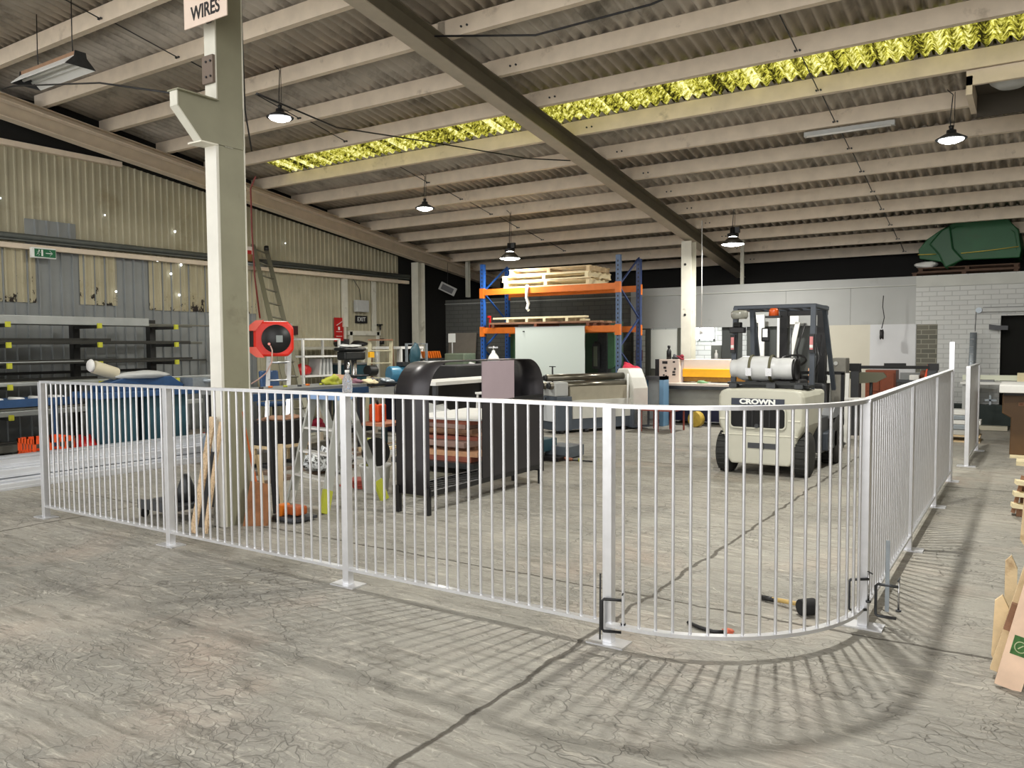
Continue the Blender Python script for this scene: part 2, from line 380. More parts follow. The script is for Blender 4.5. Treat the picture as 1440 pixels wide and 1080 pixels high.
def ribbed(y0, y1, z0, z1, x, pitch, d=.022, mi=0, top=None, kind='pan'):
    """vertical ribs on a wall facing +X; top(y) may slope"""
    b = B(); ys = []; y = y0
    prof = ((0, 0), (.62, 0), (.70, 1), (.90, 1), (.98, 0)) if kind == 'pan' else ((0, 0), (.78, 0), (.84, 1), (.94, 1), (1., 0))
    k = 0
    while y < y1:
        for u, v in prof:
            yy = y+u*pitch
            if yy <= y1: ys.append((yy, v))
        y += pitch
    ys.append((y1, 0)); lo = []; hi = []
    for yy, v in ys:
        lo.append(b.bm.verts.new((x+v*d, yy, z0))); hi.append(b.bm.verts.new((x+v*d, yy, top(yy) if top else z1)))
    for i in range(len(ys)-1):
        if (lo[i].co-lo[i+1].co).length > 1e-5: b.bm.faces.new((lo[i], lo[i+1], hi[i+1], hi[i])).material_index = mi
    return b
WX = -12.62
wl = B()
def merge(dst, src):
    me = bpy.data.meshes.new('t'); src.bm.to_mesh(me); dst.bm.from_mesh(me); bpy.data.meshes.remove(me); src.bm.free()
gable = lambda y: min(4.5, 4.76-.133*(y-5.57))
merge(wl, ribbed(-4, 14.35, 2.98, 4.5, WX, .118, .02, 0, gable))                   # upper beige run
merge(wl, ribbed(-4, 10.2, 0, 3.0, WX-.012, .17, .03, 1, None, 'clip'))            # galvanised lower run
merge(wl, ribbed(10.2, 14.35, 0, 3.0, WX-.004, .118, .02, 0))
for y0, y1, z0 in ((4.2, 6.13, 2.17), (6.79, 7.4, 2.17), (7.97, 10.2, 2.12)):
    merge(wl, ribbed(y0, y1, z0, 3.0, WX+.004, .118, .02, 2))
merge(wl, ribbed(5.98, 6.74, 2.98, 3.42, WX+.03, .17, .03, 1, None, 'clip'))
wl.bb(-13.1, WX-.03, -4, 14.35, -.0, 5.2, 3)
wl.bb(-13.1, WX-.03, 14.35, 24, -.0, 5.2, 3)
struct('wall_left', wl, [wbeige, galvw, rusty(), mat('dark_void', rgb(26,25,23), .9)])

# back wall: pale lining boards left of the brick, opening band below, brick on the right
WB = 16.2
liner = mat('pale_lining_board', rgb(172,174,172), .6, 0, .05, 1.5, dark=rgb(140,140,134), thr=.6, soft=.2)
def bricks(name, c1, c2, mort, sc=1.):
    m = bpy.data.materials.new(name); m.use_nodes = True; n = m.node_tree.nodes; l = m.node_tree.links; b = n['Principled BSDF']; b.inputs['Roughness'].default_value = .75
    g = n.new('ShaderNodeNewGeometry'); s_ = n.new('ShaderNodeSeparateXYZ'); c = n.new('ShaderNodeCombineXYZ'); l.new(g.outputs['Position'], s_.inputs[0])
    l.new(s_.outputs[0], c.inputs[0]); l.new(s_.outputs[2], c.inputs[1])
    t = n.new('ShaderNodeTexBrick'); l.new(c.outputs[0], t.inputs['Vector']); t.inputs['Color1'].default_value = c1; t.inputs['Color2'].default_value = c2; t.inputs['Mortar'].default_value = mort
    t.inputs['Scale'].default_value = 1; t.inputs['Brick Width'].default_value = .24*sc; t.inputs['Row Height'].default_value = .086*sc; t.inputs['Mortar Size'].default_value = .007*sc
    l.new(t.outputs[0], b.inputs['Base Color'])
    bp = n.new('ShaderNodeBump'); bp.inputs['Strength'].default_value = .6; bp.inputs['Distance'].default_value = .006; bp.invert = True; l.new(t.outputs[1], bp.inputs['Height']); l.new(bp.outputs[0], b.inputs['Normal'])
    return m
wbrick = bricks('white_painted_brick', rgb(206,208,205), rgb(201,203,201), rgb(182,184,182))
gbrick = bricks('bare_grey_brick', rgb(112,110,98), rgb(98,98,88), rgb(150,148,134))
gblock = bricks('grey_blockwork', rgb(106,107,102), rgb(101,102,98), rgb(88,89,85), 1.2)
cblock = bricks('white_block_office', rgb(226,228,222), rgb(220,223,217), rgb(186,188,182), 1.4)
wb = B(); H = 2.7
wb.bb(-13.1, -7.45, WB, WB+.2, 0, H-.06, 2)                  # dim grey blockwork behind the racking
wb.bb(-7.45, -1.78, WB, WB+.12, 1.83, H, 0)                 # lintel lining over the openings
wb.bb(-3.4, -1.78, WB, WB+.12, 0, 1.83, 3)
wb.bb(-2.54, -1.77, WB-.015, WB, .3, 1.83, 4)
for xx in (-6.2, -4.1, -2.9): wb.bb(xx, xx+.006, WB-.004, WB, 1.83, H-.17, 6)  # thin darker strips mark the joints between lining boards
wb.bb(-1.78, -.45, WB, WB+.2, 0, H, 1)
wb.bb(-.45, .95, WB, WB+.2, 1.95, H, 1); wb.bb(.95, 3.7, WB, WB+.2, 0, H, 1)
wb.bb(-1.76, -1.42, WB-.004, WB, 0, 1.82, 5)
struct('wall_back', wb, [liner, wbrick, gblock, mat('cream_lining', rgb(204,200,184), .6, 0, .04, 1.2), mat('pale_panel', rgb(206,208,210), .45, 0, .05, 2), gbrick, mat('panel_joint', rgb(140,141,138), .8)])
# raised edge along the wall head, deck of the loft behind, dark far end
struct('trim_1', B().bb(-13, -1.78, WB-.03, WB, H-.17, H-.155).bb(-1.78, 3.6, WB-.02, WB, H-.2, H-.02), mat('wall_head', rgb(196,198,192), .6, 0, .1, 2))
struct('added_loft_screen', B().bb(-13, 3.6, 18.3, 18.4, H-.1, 3.6), mat('loft_painted_dark', rgb(30,29,28), .9))  # near-black screen added to darken the gap above the back wall
struct('wall_far', B().bb(-13.2, 4, 23.3, 23.5, 0, 4), mat('far_wall_dark', rgb(40,39,36), .9))
struct('wall_right', B().bb(3.6, 3.8, -2, 23.4, 0, 6.3), mat('right_wall', rgb(120,116,106), .8, 0, .1, 2))
struct('trim_2', B().bb(-13.0, 3.6, WB+.2, 20.5, H-.35, H-.1), mat('loft_deck', rgb(74,66,56), .85))
# office front behind the openings
ob = B()
ob.bb(-13.0, 3.6, 18.9, 19.0, 0, H-.3, 0)
struct('wall_office', ob, cblock)
struct('wall_inner', B().bb(-7.45, -6.98, WB+.02, WB+.1, 0, 1.83).bb(-7.05, -7.0, WB, WB+.12, 0, 1.83), mat('office_frame_dark', rgb(84,86,80), .6))

# columns, rafters, purlins ------------------------------------------------
def hcol(name, label, x, y, z1, w=.2, d=.3, m=creamcol, cat='column'):
    t = thing(name, label, cat, (x, y, 0))
    b = B(); b.bb(x-w/2, x+w/2, y-d/2, y-d/2+.012, 0, z1).bb(x-w/2, x+w/2, y+d/2-.012, y+d/2, 0, z1).bb(x-.005, x+.005, y-d/2, y+d/2, 0, z1)
    obj('shaft', b, m, t); return t
mats_w = mat('bright_flange', rgb(226,222,206), .5)
c1 = hcol('steel_column', 'tall cream steel column in the left foreground with a sign and a bracket near its top', -5.61, 4.265, 5.02, .14, .27)
obj('face_plate', B().bb(-5.682, -5.54, 4.115, 4.13, 0, 3.12), mat('scuffed_white_plate', rgb(226,224,214), .5, 0, .05, 5, dark=rgb(120,112,96), thr=.66, soft=.04), c1)
obj('splice_plate', B().bb(-5.68, -5.545, 4.105, 4.13, 3.62, 3.84), mat('brown_splice', rgb(112,98,86), .6), c1)
for dx in (-.028, .028):
    for dz in (-.06, .06): obj('bolt', B().cyl((-5.597+dx, 4.107, 3.73+dz), (-5.597+dx, 4.095, 3.73+dz), .009, None, 6), black, c1)
obj('web_plate', B().bb(-5.552, -5.545, 4.14, 4.39, 0, 5.0), mat('column_side_shaded', rgb(140,138,116), .55, 0, .08, 4, dark=rgb(110,104,84), thr=.6, soft=.15), c1)  # weaker light on this side is put into its darker colour
obj('stiffener', B().bb(-5.543, -5.539, 4.2, 4.28, 3.12, 3.40), mat('scraped_plate', rgb(158,156,140), .6, 0, .3, 60), c1)
obj('bracket', B().prism([(4.38, 3.47), (3.78, 3.47), (3.78, 3.36), (3.98, 3.13), (4.38, 3.13)], -5.545, -5.535, 'X').bb(-5.64, -5.5, 3.76, 4.13, 3.468, 3.478), mat('column_side_shaded', rgb(1,1,1)), c1, label='steel corbel bracket')
obj('bracket_flange', B().prism([(3.775, 3.36), (3.98, 3.13), (3.975, 3.122), (3.768, 3.352)], -5.62, -5.53, 'X').prism([(3.768, 3.47), (3.778, 3.47), (3.778, 3.355), (3.768, 3.355)], -5.62, -5.53, 'X'), creamcol, c1)
obj('bracket_foot', B().bb(-5.70, -5.53, 3.97, 4.13, 3.118, 3.13), mats_w, c1)
c2 = hcol('steel_column', 'cream steel column standing near the back wall behind the yellow guillotine', -5.6, 14.85, zR(14.85)-.03, .2, .24)
obj('face_plate', B().bb(-5.7, -5.5, 14.70, 14.725, 0, zR(14.85)-.03), creamcol, c2)
for z in (3.02, 2.05): obj('bolt_hole', B().cyl((-5.62, 14.7, z), (-5.62, 14.692, z), .025, None, 10), black, c2)
c3 = hcol('steel_column', 'cream steel column at the far end of the ribbed left wall', -12.33, 14.75, 3.46, .2, .24)
obj('face_plate', B().bb(-12.43, -12.23, 14.61, 14.63, 0, 3.46), creamcol, c3)
c4 = hcol('steel_post', 'slim cream post rising from the head of the back wall left of the pallet racking', -12.0, 16.3, 3.5, .09, .09, creamcol, 'post')
c5 = hcol('steel_post', 'slim grey post rising from the back wall behind the hanging cord', -5.05, 16.45, 3.3, .06, .06, creamcol, 'post')
c4.location.z = c5.location.z = 2.7
for c in (c4, c5):
    for ch in c.children: ch.scale.z = .32
def rafter(name, label, x, y0, y1, zf, w=.2, h=.26, cols=(raft, raft)):
    t = thing(name, label, 'rafter', (x, y0, zf(y0)))
    def strip(xa, xb, o0, o1):
        b = B(); vs = [(xx, yy, zf(yy)+oo) for xx in (xa, xb) for yy in (y0, y1) for oo in (o0, o1)]
        return b._add(vs, [(0,1,3,2), (4,6,7,5), (0,4,5,1), (2,3,7,6), (0,2,6,4), (1,5,7,3)])
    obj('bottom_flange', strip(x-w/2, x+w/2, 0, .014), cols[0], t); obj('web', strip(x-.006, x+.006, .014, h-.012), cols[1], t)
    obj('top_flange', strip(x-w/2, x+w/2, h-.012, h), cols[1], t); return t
rafter('steel_rafter', 'large sloping steel rafter crossing the middle of the roof above both tall columns', -5.6, 1.2, 18.2, zR, .2, .25, (mat('rafter_flange_lit', rgb(176,166,148), .55, 0, .08, 6), mat('rafter_web_shaded', rgb(104,97,80), .6, 0, .1, 5)))  # lit underside and shaded web are put into two paint tones
lr = rafter('steel_rafter', 'sloping steel rafter running along the top of the ribbed left wall', -12.3, 1.2, 18.2, lambda y: 4.76-.138*(y-5.57), .18, .33, (cream, mat('rafter_web_pale', rgb(196,182,160), .6, 0, .1, 5)))
obj('eave_angle', B()._add([(xx, yy, 4.76-.138*(yy-5.57)+oo) for xx in (-12.24, -12.12) for yy in (1.2, 18.2) for oo in (.2, .215)], [(0,1,3,2), (4,6,7,5), (0,4,5,1), (2,3,7,6), (0,2,6,4), (1,5,7,3)]), cream, lr)
ORD = ['first','second','third','fourth','fifth','sixth','seventh','eighth','ninth','tenth','eleventh','twelfth','thirteenth','fourteenth']
pur0 = None
k = 0
YP = [3.23+.98*i for i in range(16)]
YP[6] = 9.11-.05
for i, y in enumerate(YP):
    z = zR(y)+.25
    if i <= 5: lab = 'cream steel roof purlin, %s in front of the yellow-green skylight counting towards the camera' % ORD[5-i]
    elif i == 6: lab = 'cream steel roof purlin along the near edge of the yellow-green skylight'
    elif i == 7: lab = 'cream steel roof purlin along the far edge of the yellow-green skylight'
    else: lab = 'cream steel roof purlin, %s beyond the skylight counting towards the back wall' % ORD[i-8]
    def zed(x0, x1, lift=0.):
        b = B(); b.bb(x0, x1, y-.003, y+.003, z+lift, z+lift+.2).bb(x0, x1, y, y+.075, z+lift, z+lift+.006).bb(x0, x1, y, y+.075, z+lift+.194, z+lift+.2)
        b.bb(x0, x1, y+.070, y+.075, z+lift, z+lift+.02); return b
    if i == 0:
        t = thing('roof_purlin', lab, 'purlin', (-5.6, y, z), 0, 'steel roof purlins')
        obj('left_span', zed(-12.55, -5.55), cream, t); obj('right_span', zed(-5.65, 3.4, .006), cream, t)
        for dx in (-.12, -.04): 
            obj('bolt', B().cyl((-5.2+dx, y-.003, z+.09), (-5.2+dx, y-.02, z+.09), .012, None, 6), steel, t)
        pur0 = t
    else: dup(pur0, (-5.6, y, z), None, lab, 'steel roof purlins')
# sag rods between purlins
def rod(x, i, label):
    ya, yb = YP[i], YP[i+1]; za, zb = zR(ya)+.3, zR(yb)+.3
    solo('sag_rod', B().cyl((x, ya, za+.04), (x, yb, zb), .007, None, 6).cyl((x+.03, yb-.01, zb), (x+.03, yb-.03, zb), .012, None, 6).cyl((x-.02, yb-.01, zb), (x-.02, yb-.03, zb), .012, None, 6), steel, label, 'rod', (x, ya, za), 'sag rods between roof purlins')
for i in range(0, 6): rod(-9.0, i, 'dark sag rod, left roof bay, %s gap before the skylight' % ORD[5-i])
for i in range(7, 13): rod(-9.0, i, 'dark sag rod, left roof bay, %s gap beyond the skylight' % ORD[i-7])
for i in range(5, 7): rod(-2.2, i, 'dark sag rod, right roof bay, %s' % ('just in front of the skylight' if i == 5 else 'crossing the skylight'))
for i in range(7, 15): rod(-2.2, i, 'dark sag rod, right roof bay, %s gap beyond the skylight' % ORD[i-7])
# wall girt and conduit along the left wall
solo('wall_girt', B().bb(WX+.03, WX+.13, 1, 14.6, 2.955, 3.03), cream, 'long cream girt rail running across the ribbed left wall', 'girt', (WX+.1, 8, 2.955))
solo('service_pipe', B().cyl((WX+.13, 1, 3.13), (WX+.13, 14.6, 3.13), .045, None, 12).bb(WX+.07, WX+.16, 1, 14.6, 3.06, 3.085), mat('dull_pipe', rgb(92,96,92), .5, .3, .1, 10), 'long grey pipe above the girt on the left wall', 'pipe', (WX+.12, 8, 3.05))
solo('wall_capping', B()._add([(WX+dx, yy, gable(yy)+oo) for dx in (.0, .1) for yy in (1.2, 7.5) for oo in (-.06, .02)], [(0,1,3,2), (4,6,7,5), (0,4,5,1), (2,3,7,6), (0,2,6,4), (1,5,7,3)]), cream, 'cream capping strip on top of the ribbed left wall', 'capping', (WX+.05, 4, 4.5))
solo('conduit', B().tube([(WX+.2, 5.33, 4.5), (WX+.2, 5.33, 3.05), (WX+.15, 5.33, 2.2), (WX+.15, 5.33, 0)], .014, 6), lgrey, 'thin vertical conduit near the left edge of the ribbed wall', 'conduit', (WX+.2, 5.33, 0))

# ---------------------------------------------------------------- lamps
glow = emis('lamp_glow', (1, 1, .98, 1), 20)
def area(parent, loc, size, energy, col=(1, .97, .9)):
    d = bpy.data.lights.new('lamp_light', 'AREA'); d.shape = 'DISK'; d.size = size; d.energy = energy; d.color = col
    o = bpy.data.objects.new('lamp_light', d); COL.objects.link(o); o.parent = parent; o.location = Vector(loc)-parent.location; return o
def highbay(x, y, z, e, label, kind='saucer', top=None, size=.22):
    zt = zR(y)+.25; t = thing('high_bay_lamp', label, 'ceiling lamp', (x, y, z), 0, 'high bay lamps under the roof')
    if kind == 'saucer':
        obj('housing', B().lathe((x, y, z), [(.0, .1), (.05, .1), (.055, .06), (.07, .055), (.17, .0), (.165, -.012), (.06, .04), (0, .04)][::-1], 24), steel, t)
        obj('diffuser', B().lathe((x, y, z-.012), [(.0, -.045), (.07, -.035), (.125, -.012), (.135, .0), (0, .004)], 24), glow, t); zl = z-.075
    else:
        obj('housing', B().lathe((x, y, z), [(.0, .3), (.05, .3), (.055, .2), (.1, .19), (.1, .14), (.0, .13)][::-1], 20).bb(x+.03, x+.12, y-.03, y+.03, .2+z, .3+z), black, t)
        obj('reflector', B().lathe((x, y, z), [(.07, .13), (.09, .12), (.21, .0), (.205, 0), (.085, .115), (.065, .125)], 24), mat('lamp_reflector', rgb(70,66,58), .35, .4), t)
        obj('diffuser', B().lathe((x, y, z), [(0, -.03), (.1, -.026), (.185, -.006), (.195, .004), (0, .012)], 24), glow, t)
        obj('lens_ring', B().lathe((x, y, z+.125), [(0, 0), (.068, .0), (.068, .012), (0, .012)], 20), glow, t); zl = z-.06
    obj('hanger', B().tube([(x-.01, y, z+.1), (x-.012, y, (z+zt)/2), (x+.01, y, zt+.02), (x-.05, y-.03, zt+.08)], .006, 6).tube([(x+.02, y, z+.1), (x+.03, y, (z+zt)/2), (x+.03, y, zt+.05)], .004, 5).lathe((x, y, z+.1), [(0, 0), (.02, .0), (.03, .05), (0, .06)], 8), black, t)
    area(t, (x, y, zl), size, e)
    return t
LE = 85
highbay(-8.0, 6.9, 4.38, LE*1.0, 'glowing saucer lamp hanging beside the foreground column, nearest of the lamps')
highbay(-8.8, 10.72, 3.86, LE*.8, 'glowing saucer lamp hanging in the middle of the left roof bay')
highbay(-8.55, 13.0, 3.17, LE*.6, 'bell-shaped glowing lamp hanging above the left part of the pallet racking', 'bell')
highbay(-4.5, 14.1, 3.26, LE*1.2, 'bell-shaped glowing lamp hanging just right of the far column', 'bell')
highbay(-.84, 10.72, 3.88, LE*1.2, 'glowing saucer lamp hanging at the upper right below the purlins')
highbay(-1.6, 6.0, 4.3, LE*2.1, 'saucer lamp hanging above the curved fence corner', 'saucer', None, .16)
# fluorescent battens
def batten(x0, x1, y, z, label, on=False, shade=True, hang=True):
    t = thing('fluorescent_fitting', label, 'ceiling lamp', ((x0+x1)/2, y, z))
    L = x1-x0
    if shade:
        obj('reflector', B().prism([(y-.05, z+.09), (y+.05, z+.09), (y+.17, z-.03), (y+.165, z-.035), (y+.05, z+.075), (y-.05, z+.075), (y-.165, z-.035), (y-.17, z-.03)], x0, x1, 'X'), white, t)
        obj('end_plate', B().prism([(y-.06, z+.13), (y+.06, z+.13), (y+.07, z+.07), (y+.17, z-.035), (y-.17, z-.035), (y-.07, z+.07)], x0-.01, x0, 'X'), steel, t)
        obj('end_plate', B().prism([(y-.06, z+.13), (y+.06, z+.13), (y+.07, z+.07), (y+.17, z-.035), (y-.17, z-.035), (y-.07, z+.07)], x1, x1+.01, 'X'), steel, t)
        obj('tube', B().cyl((x0+.03, y-.04, z+.02), (x1-.03, y-.04, z+.02), .016), white, t); obj('tube', B().cyl((x0+.03, y+.06, z+.02), (x1-.03, y+.06, z+.02), .016), white, t)
        obj('top_channel', B().bb(x0, x1, y-.05, y+.05, z+.09, z+.13), mat('rusty_channel', rgb(150,118,92), .7, 0, .15, 12), t)
    else:
        obj('body', B().bb(x0, x1, y-.04, y+.04, z, z+.06), lgrey, t); obj('tube', B().cyl((x0+.04, y-.05, z-.005), (x1-.04, y-.05, z-.005), .013), white, t)
    if hang:
        zt = zR(y)+.26
        for x in (x0+.25*L, x1-.12*L): obj('hanger', B().tube([(x, y, z+.12), (x-.01, y, (z+zt)/2), (x, y, zt+.1)], .006, 5), black, t)
    return t
batten(-10.05, -8.85, 4.85, 4.62, 'rusty-topped fluorescent fitting hanging at the upper left')
batten(-2.6, -1.5, 11.15, 4.24, 'slim fluorescent batten fixed under a purlin in the right roof bay', False, False, False)
batten(-11.9, -11.0, 10.7, 3.0, 'small pale fluorescent fitting on the left wall beside the extension ladder', False, False, False).location.z = 0

# ---------------------------------------------------------------- white fence
FT, FB = 1.2, .1
post0 = None
def fpost(x, y, label, dx=0., dy=0., top=FT):
    global post0
    if post0 is None:
        t = thing('fence_post', label, 'fence post', (x, y, 0), 0, 'white fence posts')
        obj('upright', B().bb(x-.025, x+.025, y-.025, y+.025, .008, FT-.006), steelw, t, bevel=.003)
        obj('base_plate', B().bb(x-.10, x+.10, y-.06, y+.06, 0, .009).cyl((x-.075, y+.03, .009), (x-.075, y+.03, .011), .009, None, 8), steelw, t)
        post0 = t; return t
    r = dup(post0, (x, y, 0), None, label, 'white fence posts'); return r
FY, FX = 3.53, -.712
PX_ = [-7.23, -5.40, -3.55, -1.74]
nm = ['white fence post at the far left end of the fence', 'white fence post second from the left end of the fence', 'white fence post third from the left, under the plastic bottle', 'white fence post with a black clamp at its foot where the curved panel begins']
for x, n_ in zip(PX_, nm): fpost(x, FY, n_)
PYR = [4.46, 6.30, 8.08, 9.66]
nm = ['white fence post at the right end of the curved panel, with clamps at its foot', 'white fence post, first behind the curved corner on the right run', 'white fence post, second behind the curved corner on the right run', 'white fence post, third behind the curved corner, ending the joined right run']
for y, n_ in zip(PYR, nm): fpost(FX, y, n_)
fpost(-.62, 10.92, 'white fence post at the near end of the detached far panel'); fpost(-.6, 12.58, 'white fence post at the far end of the detached far panel')
def panel(label, path, posts=True, nb=22, wtop=.045, lift=0.):
    """path(t) -> (x, y), t in 0..1"""
    P = [Vector((*path(i/40), 0)) for i in range(41)]
    mid = P[20]; t = thing('steel_fence', label, 'fence panel', (mid.x, mid.y, 0), 0, 'white fence panels')
    def ribbon(z0, z1, w):
        b = B(); L = []
        for i, p in enumerate(P):
            d = (P[min(i+1, 40)]-P[max(i-1, 0)]).normalized(); nrm = Vector((-d.y, d.x, 0))
            L.append([b.bm.verts.new(p+nrm*s*w/2+Vector((0, 0, z))) for s, z in ((-1, z0), (1, z0), (1, z1), (-1, z1))])
        for a, c in zip(L, L[1:]):
            for k in range(4): b.bm.faces.new((a[k], a[(k+1)%4], c[(k+1)%4], c[k]))
        b.bm.faces.new(L[0][::-1]); b.bm.faces.new(L[-1]); return b
    obj('top_rail', ribbon(FT-.014, FT+.006, wtop), steelw, t); obj('bottom_rail', ribbon(FB-.006, FB+.012, .04), steelw, t)
    bal = None
    for i in range(nb):
        x, y = path((i+1)/(nb+1))
        if bal is None:
            bal = obj('baluster', B().cyl((x, y, FB+.01), (x, y, FT-.012), .008, None, 10, cap=False), steelw, t); bx0, by0 = x, y
        else:
            c = bal.copy(); COL.objects.link(c); c.parent = t; c.location = (x-bx0, y-by0, 0)
    return t
lerp = lambda a, b: (lambda t: (a[0]+(b[0]-a[0])*t, a[1]+(b[1]-a[1])*t))
panel('straight white fence panel, leftmost of the front run', lerp((-7.23, FY), (-5.40, FY)))
panel('straight white fence panel in front of the foreground column', lerp((-5.40, FY), (-3.55, FY)))
panel('straight white fence panel in front of the black arched frame', lerp((-3.55, FY), (-1.74, FY)))
def arc(t):
    L0 = .06; R = .955; La = R*PI/2; s = t*(L0+La)
    if s < L0: return (-1.74+s, FY-.02)
    a = (s-L0)/R; return (-1.68+R*math.sin(a)+.005, FY-.02+R-R*math.cos(a))
panel('curved white fence panel bending round the corner in front of the forklift', arc, nb=18)
panel('straight white fence panel, nearest of the right run beside the curved corner', lerp((FX, 4.46), (FX, 6.30)))
panel('straight white fence panel, middle one of the joined right run', lerp((FX, 6.30), (FX, 8.08)))
panel('straight white fence panel, last of the joined right run', lerp((FX, 8.08), (FX, 9.66)), nb=20)
panel('detached white fence panel standing alone beyond the right run', lerp((-.62, 10.92), (-.6, 12.58)), nb=20)
solo('steel_stake', B().bb(-.735, -.685, 9.73, 9.78, 0, 1.5), steelw, 'tall bare white upright rising above the end of the right fence run', 'upright', (-.71, 9.755, 0))
# bottle on the fence
t = thing('water_bottle', 'clear plastic water bottle standing on the white fence rail', 'bottle', (-3.53, FY, FT+.006))
gm = bpy.data.materials.new('clear_plastic'); gm.use_nodes = True; bb_ = gm.node_tree.nodes['Principled BSDF']; bb_.inputs['Base Color'].default_value = (.93, .95, 1, 1); bb_.inputs['Roughness'].default_value = .08; bb_.inputs['Transmission Weight'].default_value = .8; bb_.inputs['IOR'].default_value = 1.2
obj('bottle_body', B().lathe((-3.53, FY, FT+.006), [(0, 0), (.028, 0), (.031, .01), (.031, .04), (.029, .045), (.031, .05), (.031, .075), (.022, .1), (.012, .118), (.012, .125), (0, .125)], 20), gm, t)
obj('bottle_cap', B().lathe((-3.53, FY, FT+.131), [(0, 0), (.014, 0), (.014, .016), (0, .017)], 14), white, t)
# clamps
def gclamp(name, label, x, y, z, s=1., rz=0, m=steel):
    t = thing(name, label, 'clamp', (x, y, z), rz)
    R = Matrix.Rotation(rz, 3, 'Z'); q = lambda a, b, c: Vector((x, y, z)) + R @ Vector((a*s, b*s, c*s))
    obj('frame', B().tube([q(0, -.05, .1), q(0, .0, .1), q(0, .05, .1), q(0, .06, .09), q(0, .06, 0), q(0, .06, -.06), q(0, .05, -.07), q(0, -.04, -.07)], .008*s, 6), m, t)
    obj('screw', B().cyl(q(0, -.05, .14), q(0, -.05, -.02), .005*s, None, 8), chrome, t); obj('handle', B().cyl(q(-.04, -.05, .14), q(.04, -.05, .14), .004*s, None, 6), m, t)
    obj('jaw', B().cyl(q(0, -.05, -.03), q(0, -.05, -.02), .014*s, None, 10), m, t); return t
gclamp('g_clamp', 'black clamp gripping the post foot where the curved panel begins', -1.70, 3.50, .14, .95, 1.9, black)
gclamp('g_clamp', 'dark clamp gripping the right end of the curved panel, inner of two', -.72, 4.40, .17, .95, 2.2)
t = gclamp('bar_clamp', 'grey sliding bar clamp at the right end of the curved panel, outer of two', -.60, 4.52, .12, 1., 1.57)
obj('slide_bar', B().bb(-.615, -.595, 4.515, 4.523, .08, .46), galv, t)
solo('steel_strip', B().bar((-1.775, 3.50, .02), (-1.78, 3.515, .35), .008, .004), black, 'thin dark strip standing against the post foot where the curved panel begins', 'strip', (-1.775, 3.50, .02))
# mallet, hose end and scrap on the floor inside
t = thing('rubber_mallet', 'black rubber mallet with a wooden handle lying inside the curved fence', 'mallet', (-1.02, 4.47, 0))
obj('mallet_head', B().cyl((-1.03, 4.45, .045), (-.97, 4.52, .045), .045, None, 20), rubber, t, bevel=.006)
obj('handle', B().tube([(-1.04, 4.52, .04), (-1.14, 4.56, .03), (-1.27, 4.60, .018)], .013, 8), mat('mallet_wood', rgb(190,160,96), .5), t)
obj('grip', B().tube([(-1.20, 4.58, .022), (-1.285, 4.605, .017)], .0155, 8), black, t)
solo('cable_offcut', B().tube([(-1.50, 3.99, .012), (-1.42, 3.95, .012), (-1.34, 3.93, .012), (-1.29, 3.955, .012)], .01, 6), black, 'short black cable offcut lying inside the curved fence', 'cable', (-1.4, 3.95, 0))
solo('orange_rag', B().blob((-1.28, 3.99, 0), (.07, .05, .02), 3, .25), mat('orange_rag_cloth', rgb(206,110,84), .8), 'small orange scrap on the floor at the curved fence rail', 'scrap', (-1.28, 3.99, 0))

# ---------------------------------------------------------------- signs and left wall fittings
t = thing('hanging_sign', 'white board lettered WIRES hung on the foreground column at the top of the frame', 'sign', (-5.48, 4.0, 4.0))
cs = mat('sign_board', rgb(226,206,190), .55, 0, .03, 8)
obj('board', B().bb(-5.75, -5.215, 4.0, 4.012, 4.035, 4.46), cs, t, bevel=.004)
blk = mat('lettering_black', rgb(28,24,24), .6)
text('WIRES', .15, blk, t, (-5.475, 3.998, 4.13), (1,0,0), (0,0,1), sx=.84, bold=.003)
text('LAY', .15, blk, t, (-5.475, 3.998, 4.29), (1,0,0), (0,0,1), name='upper_lettering', sx=.82, bold=.002)
obj('strap', B().bb(-5.63, -5.57, 4.012, 4.125, 4.1, 4.14), steel, t)
grn = mat('exit_green', rgb(16,104,62), .4); wh = mat('sign_white', rgb(238,240,236), .4)
t = thing('exit_sign', 'green running man exit sign with an arrow on the left wall girt', 'sign', (WX+.2, 6.15, 2.84))
obj('housing', B().bb(WX+.14, WX+.2, 5.99, 6.345, 2.83, 2.985), wh, t, bevel=.006)
obj('face', B().bb(WX+.2, WX+.204, 6.03, 6.335, 2.845, 2.965), grn, t)
px = WX+.206
obj('pictogram', B().bb(px-.002, px, 6.125, 6.15, 2.86, 2.955).cyl((px-.002, 6.095, 2.942), (px, 6.095, 2.942), .010, None, 10).bar((px, 6.09, 2.93), (px, 6.075, 2.898), .002, .016, (1,0,0)).bar((px, 6.09, 2.925), (px, 6.112, 2.91), .002, .007, (1,0,0)).bar((px, 6.088, 2.925), (px, 6.062, 2.918), .002, .007, (1,0,0)).bar((px, 6.078, 2.9), (px, 6.095, 2.88), .002, .009, (1,0,0)).bar((px, 6.095, 2.88), (px, 6.088, 2.862), .002, .008, (1,0,0)).bar((px, 6.074, 2.9), (px, 6.058, 2.875), .002, .009, (1,0,0)), wh, t)
obj('arrow', B().bb(px-.002, px, 6.19, 6.275, 2.9, 2.911).bar((px, 6.285, 2.9055), (px, 6.245, 2.945), .002, .012, (1,0,0)).bar((px, 6.285, 2.9055), (px, 6.245, 2.866), .002, .012, (1,0,0)), wh, t)
t = thing('wall_sign', 'small black EXIT sign on the left wall above the personnel door', 'sign', (WX+.05, 13.05, 2.0))
obj('board', B().bb(WX+.03, WX+.045, 12.86, 13.24, 1.99, 2.16), black, t); text('EXIT', .13, wh, t, (WX+.047, 13.05, 2.075), (0,1,0), (0,0,1))
t = thing('wall_sign', 'red fire equipment sign on the left wall beside the door', 'sign', (WX+.05, 12.35, 1.6))
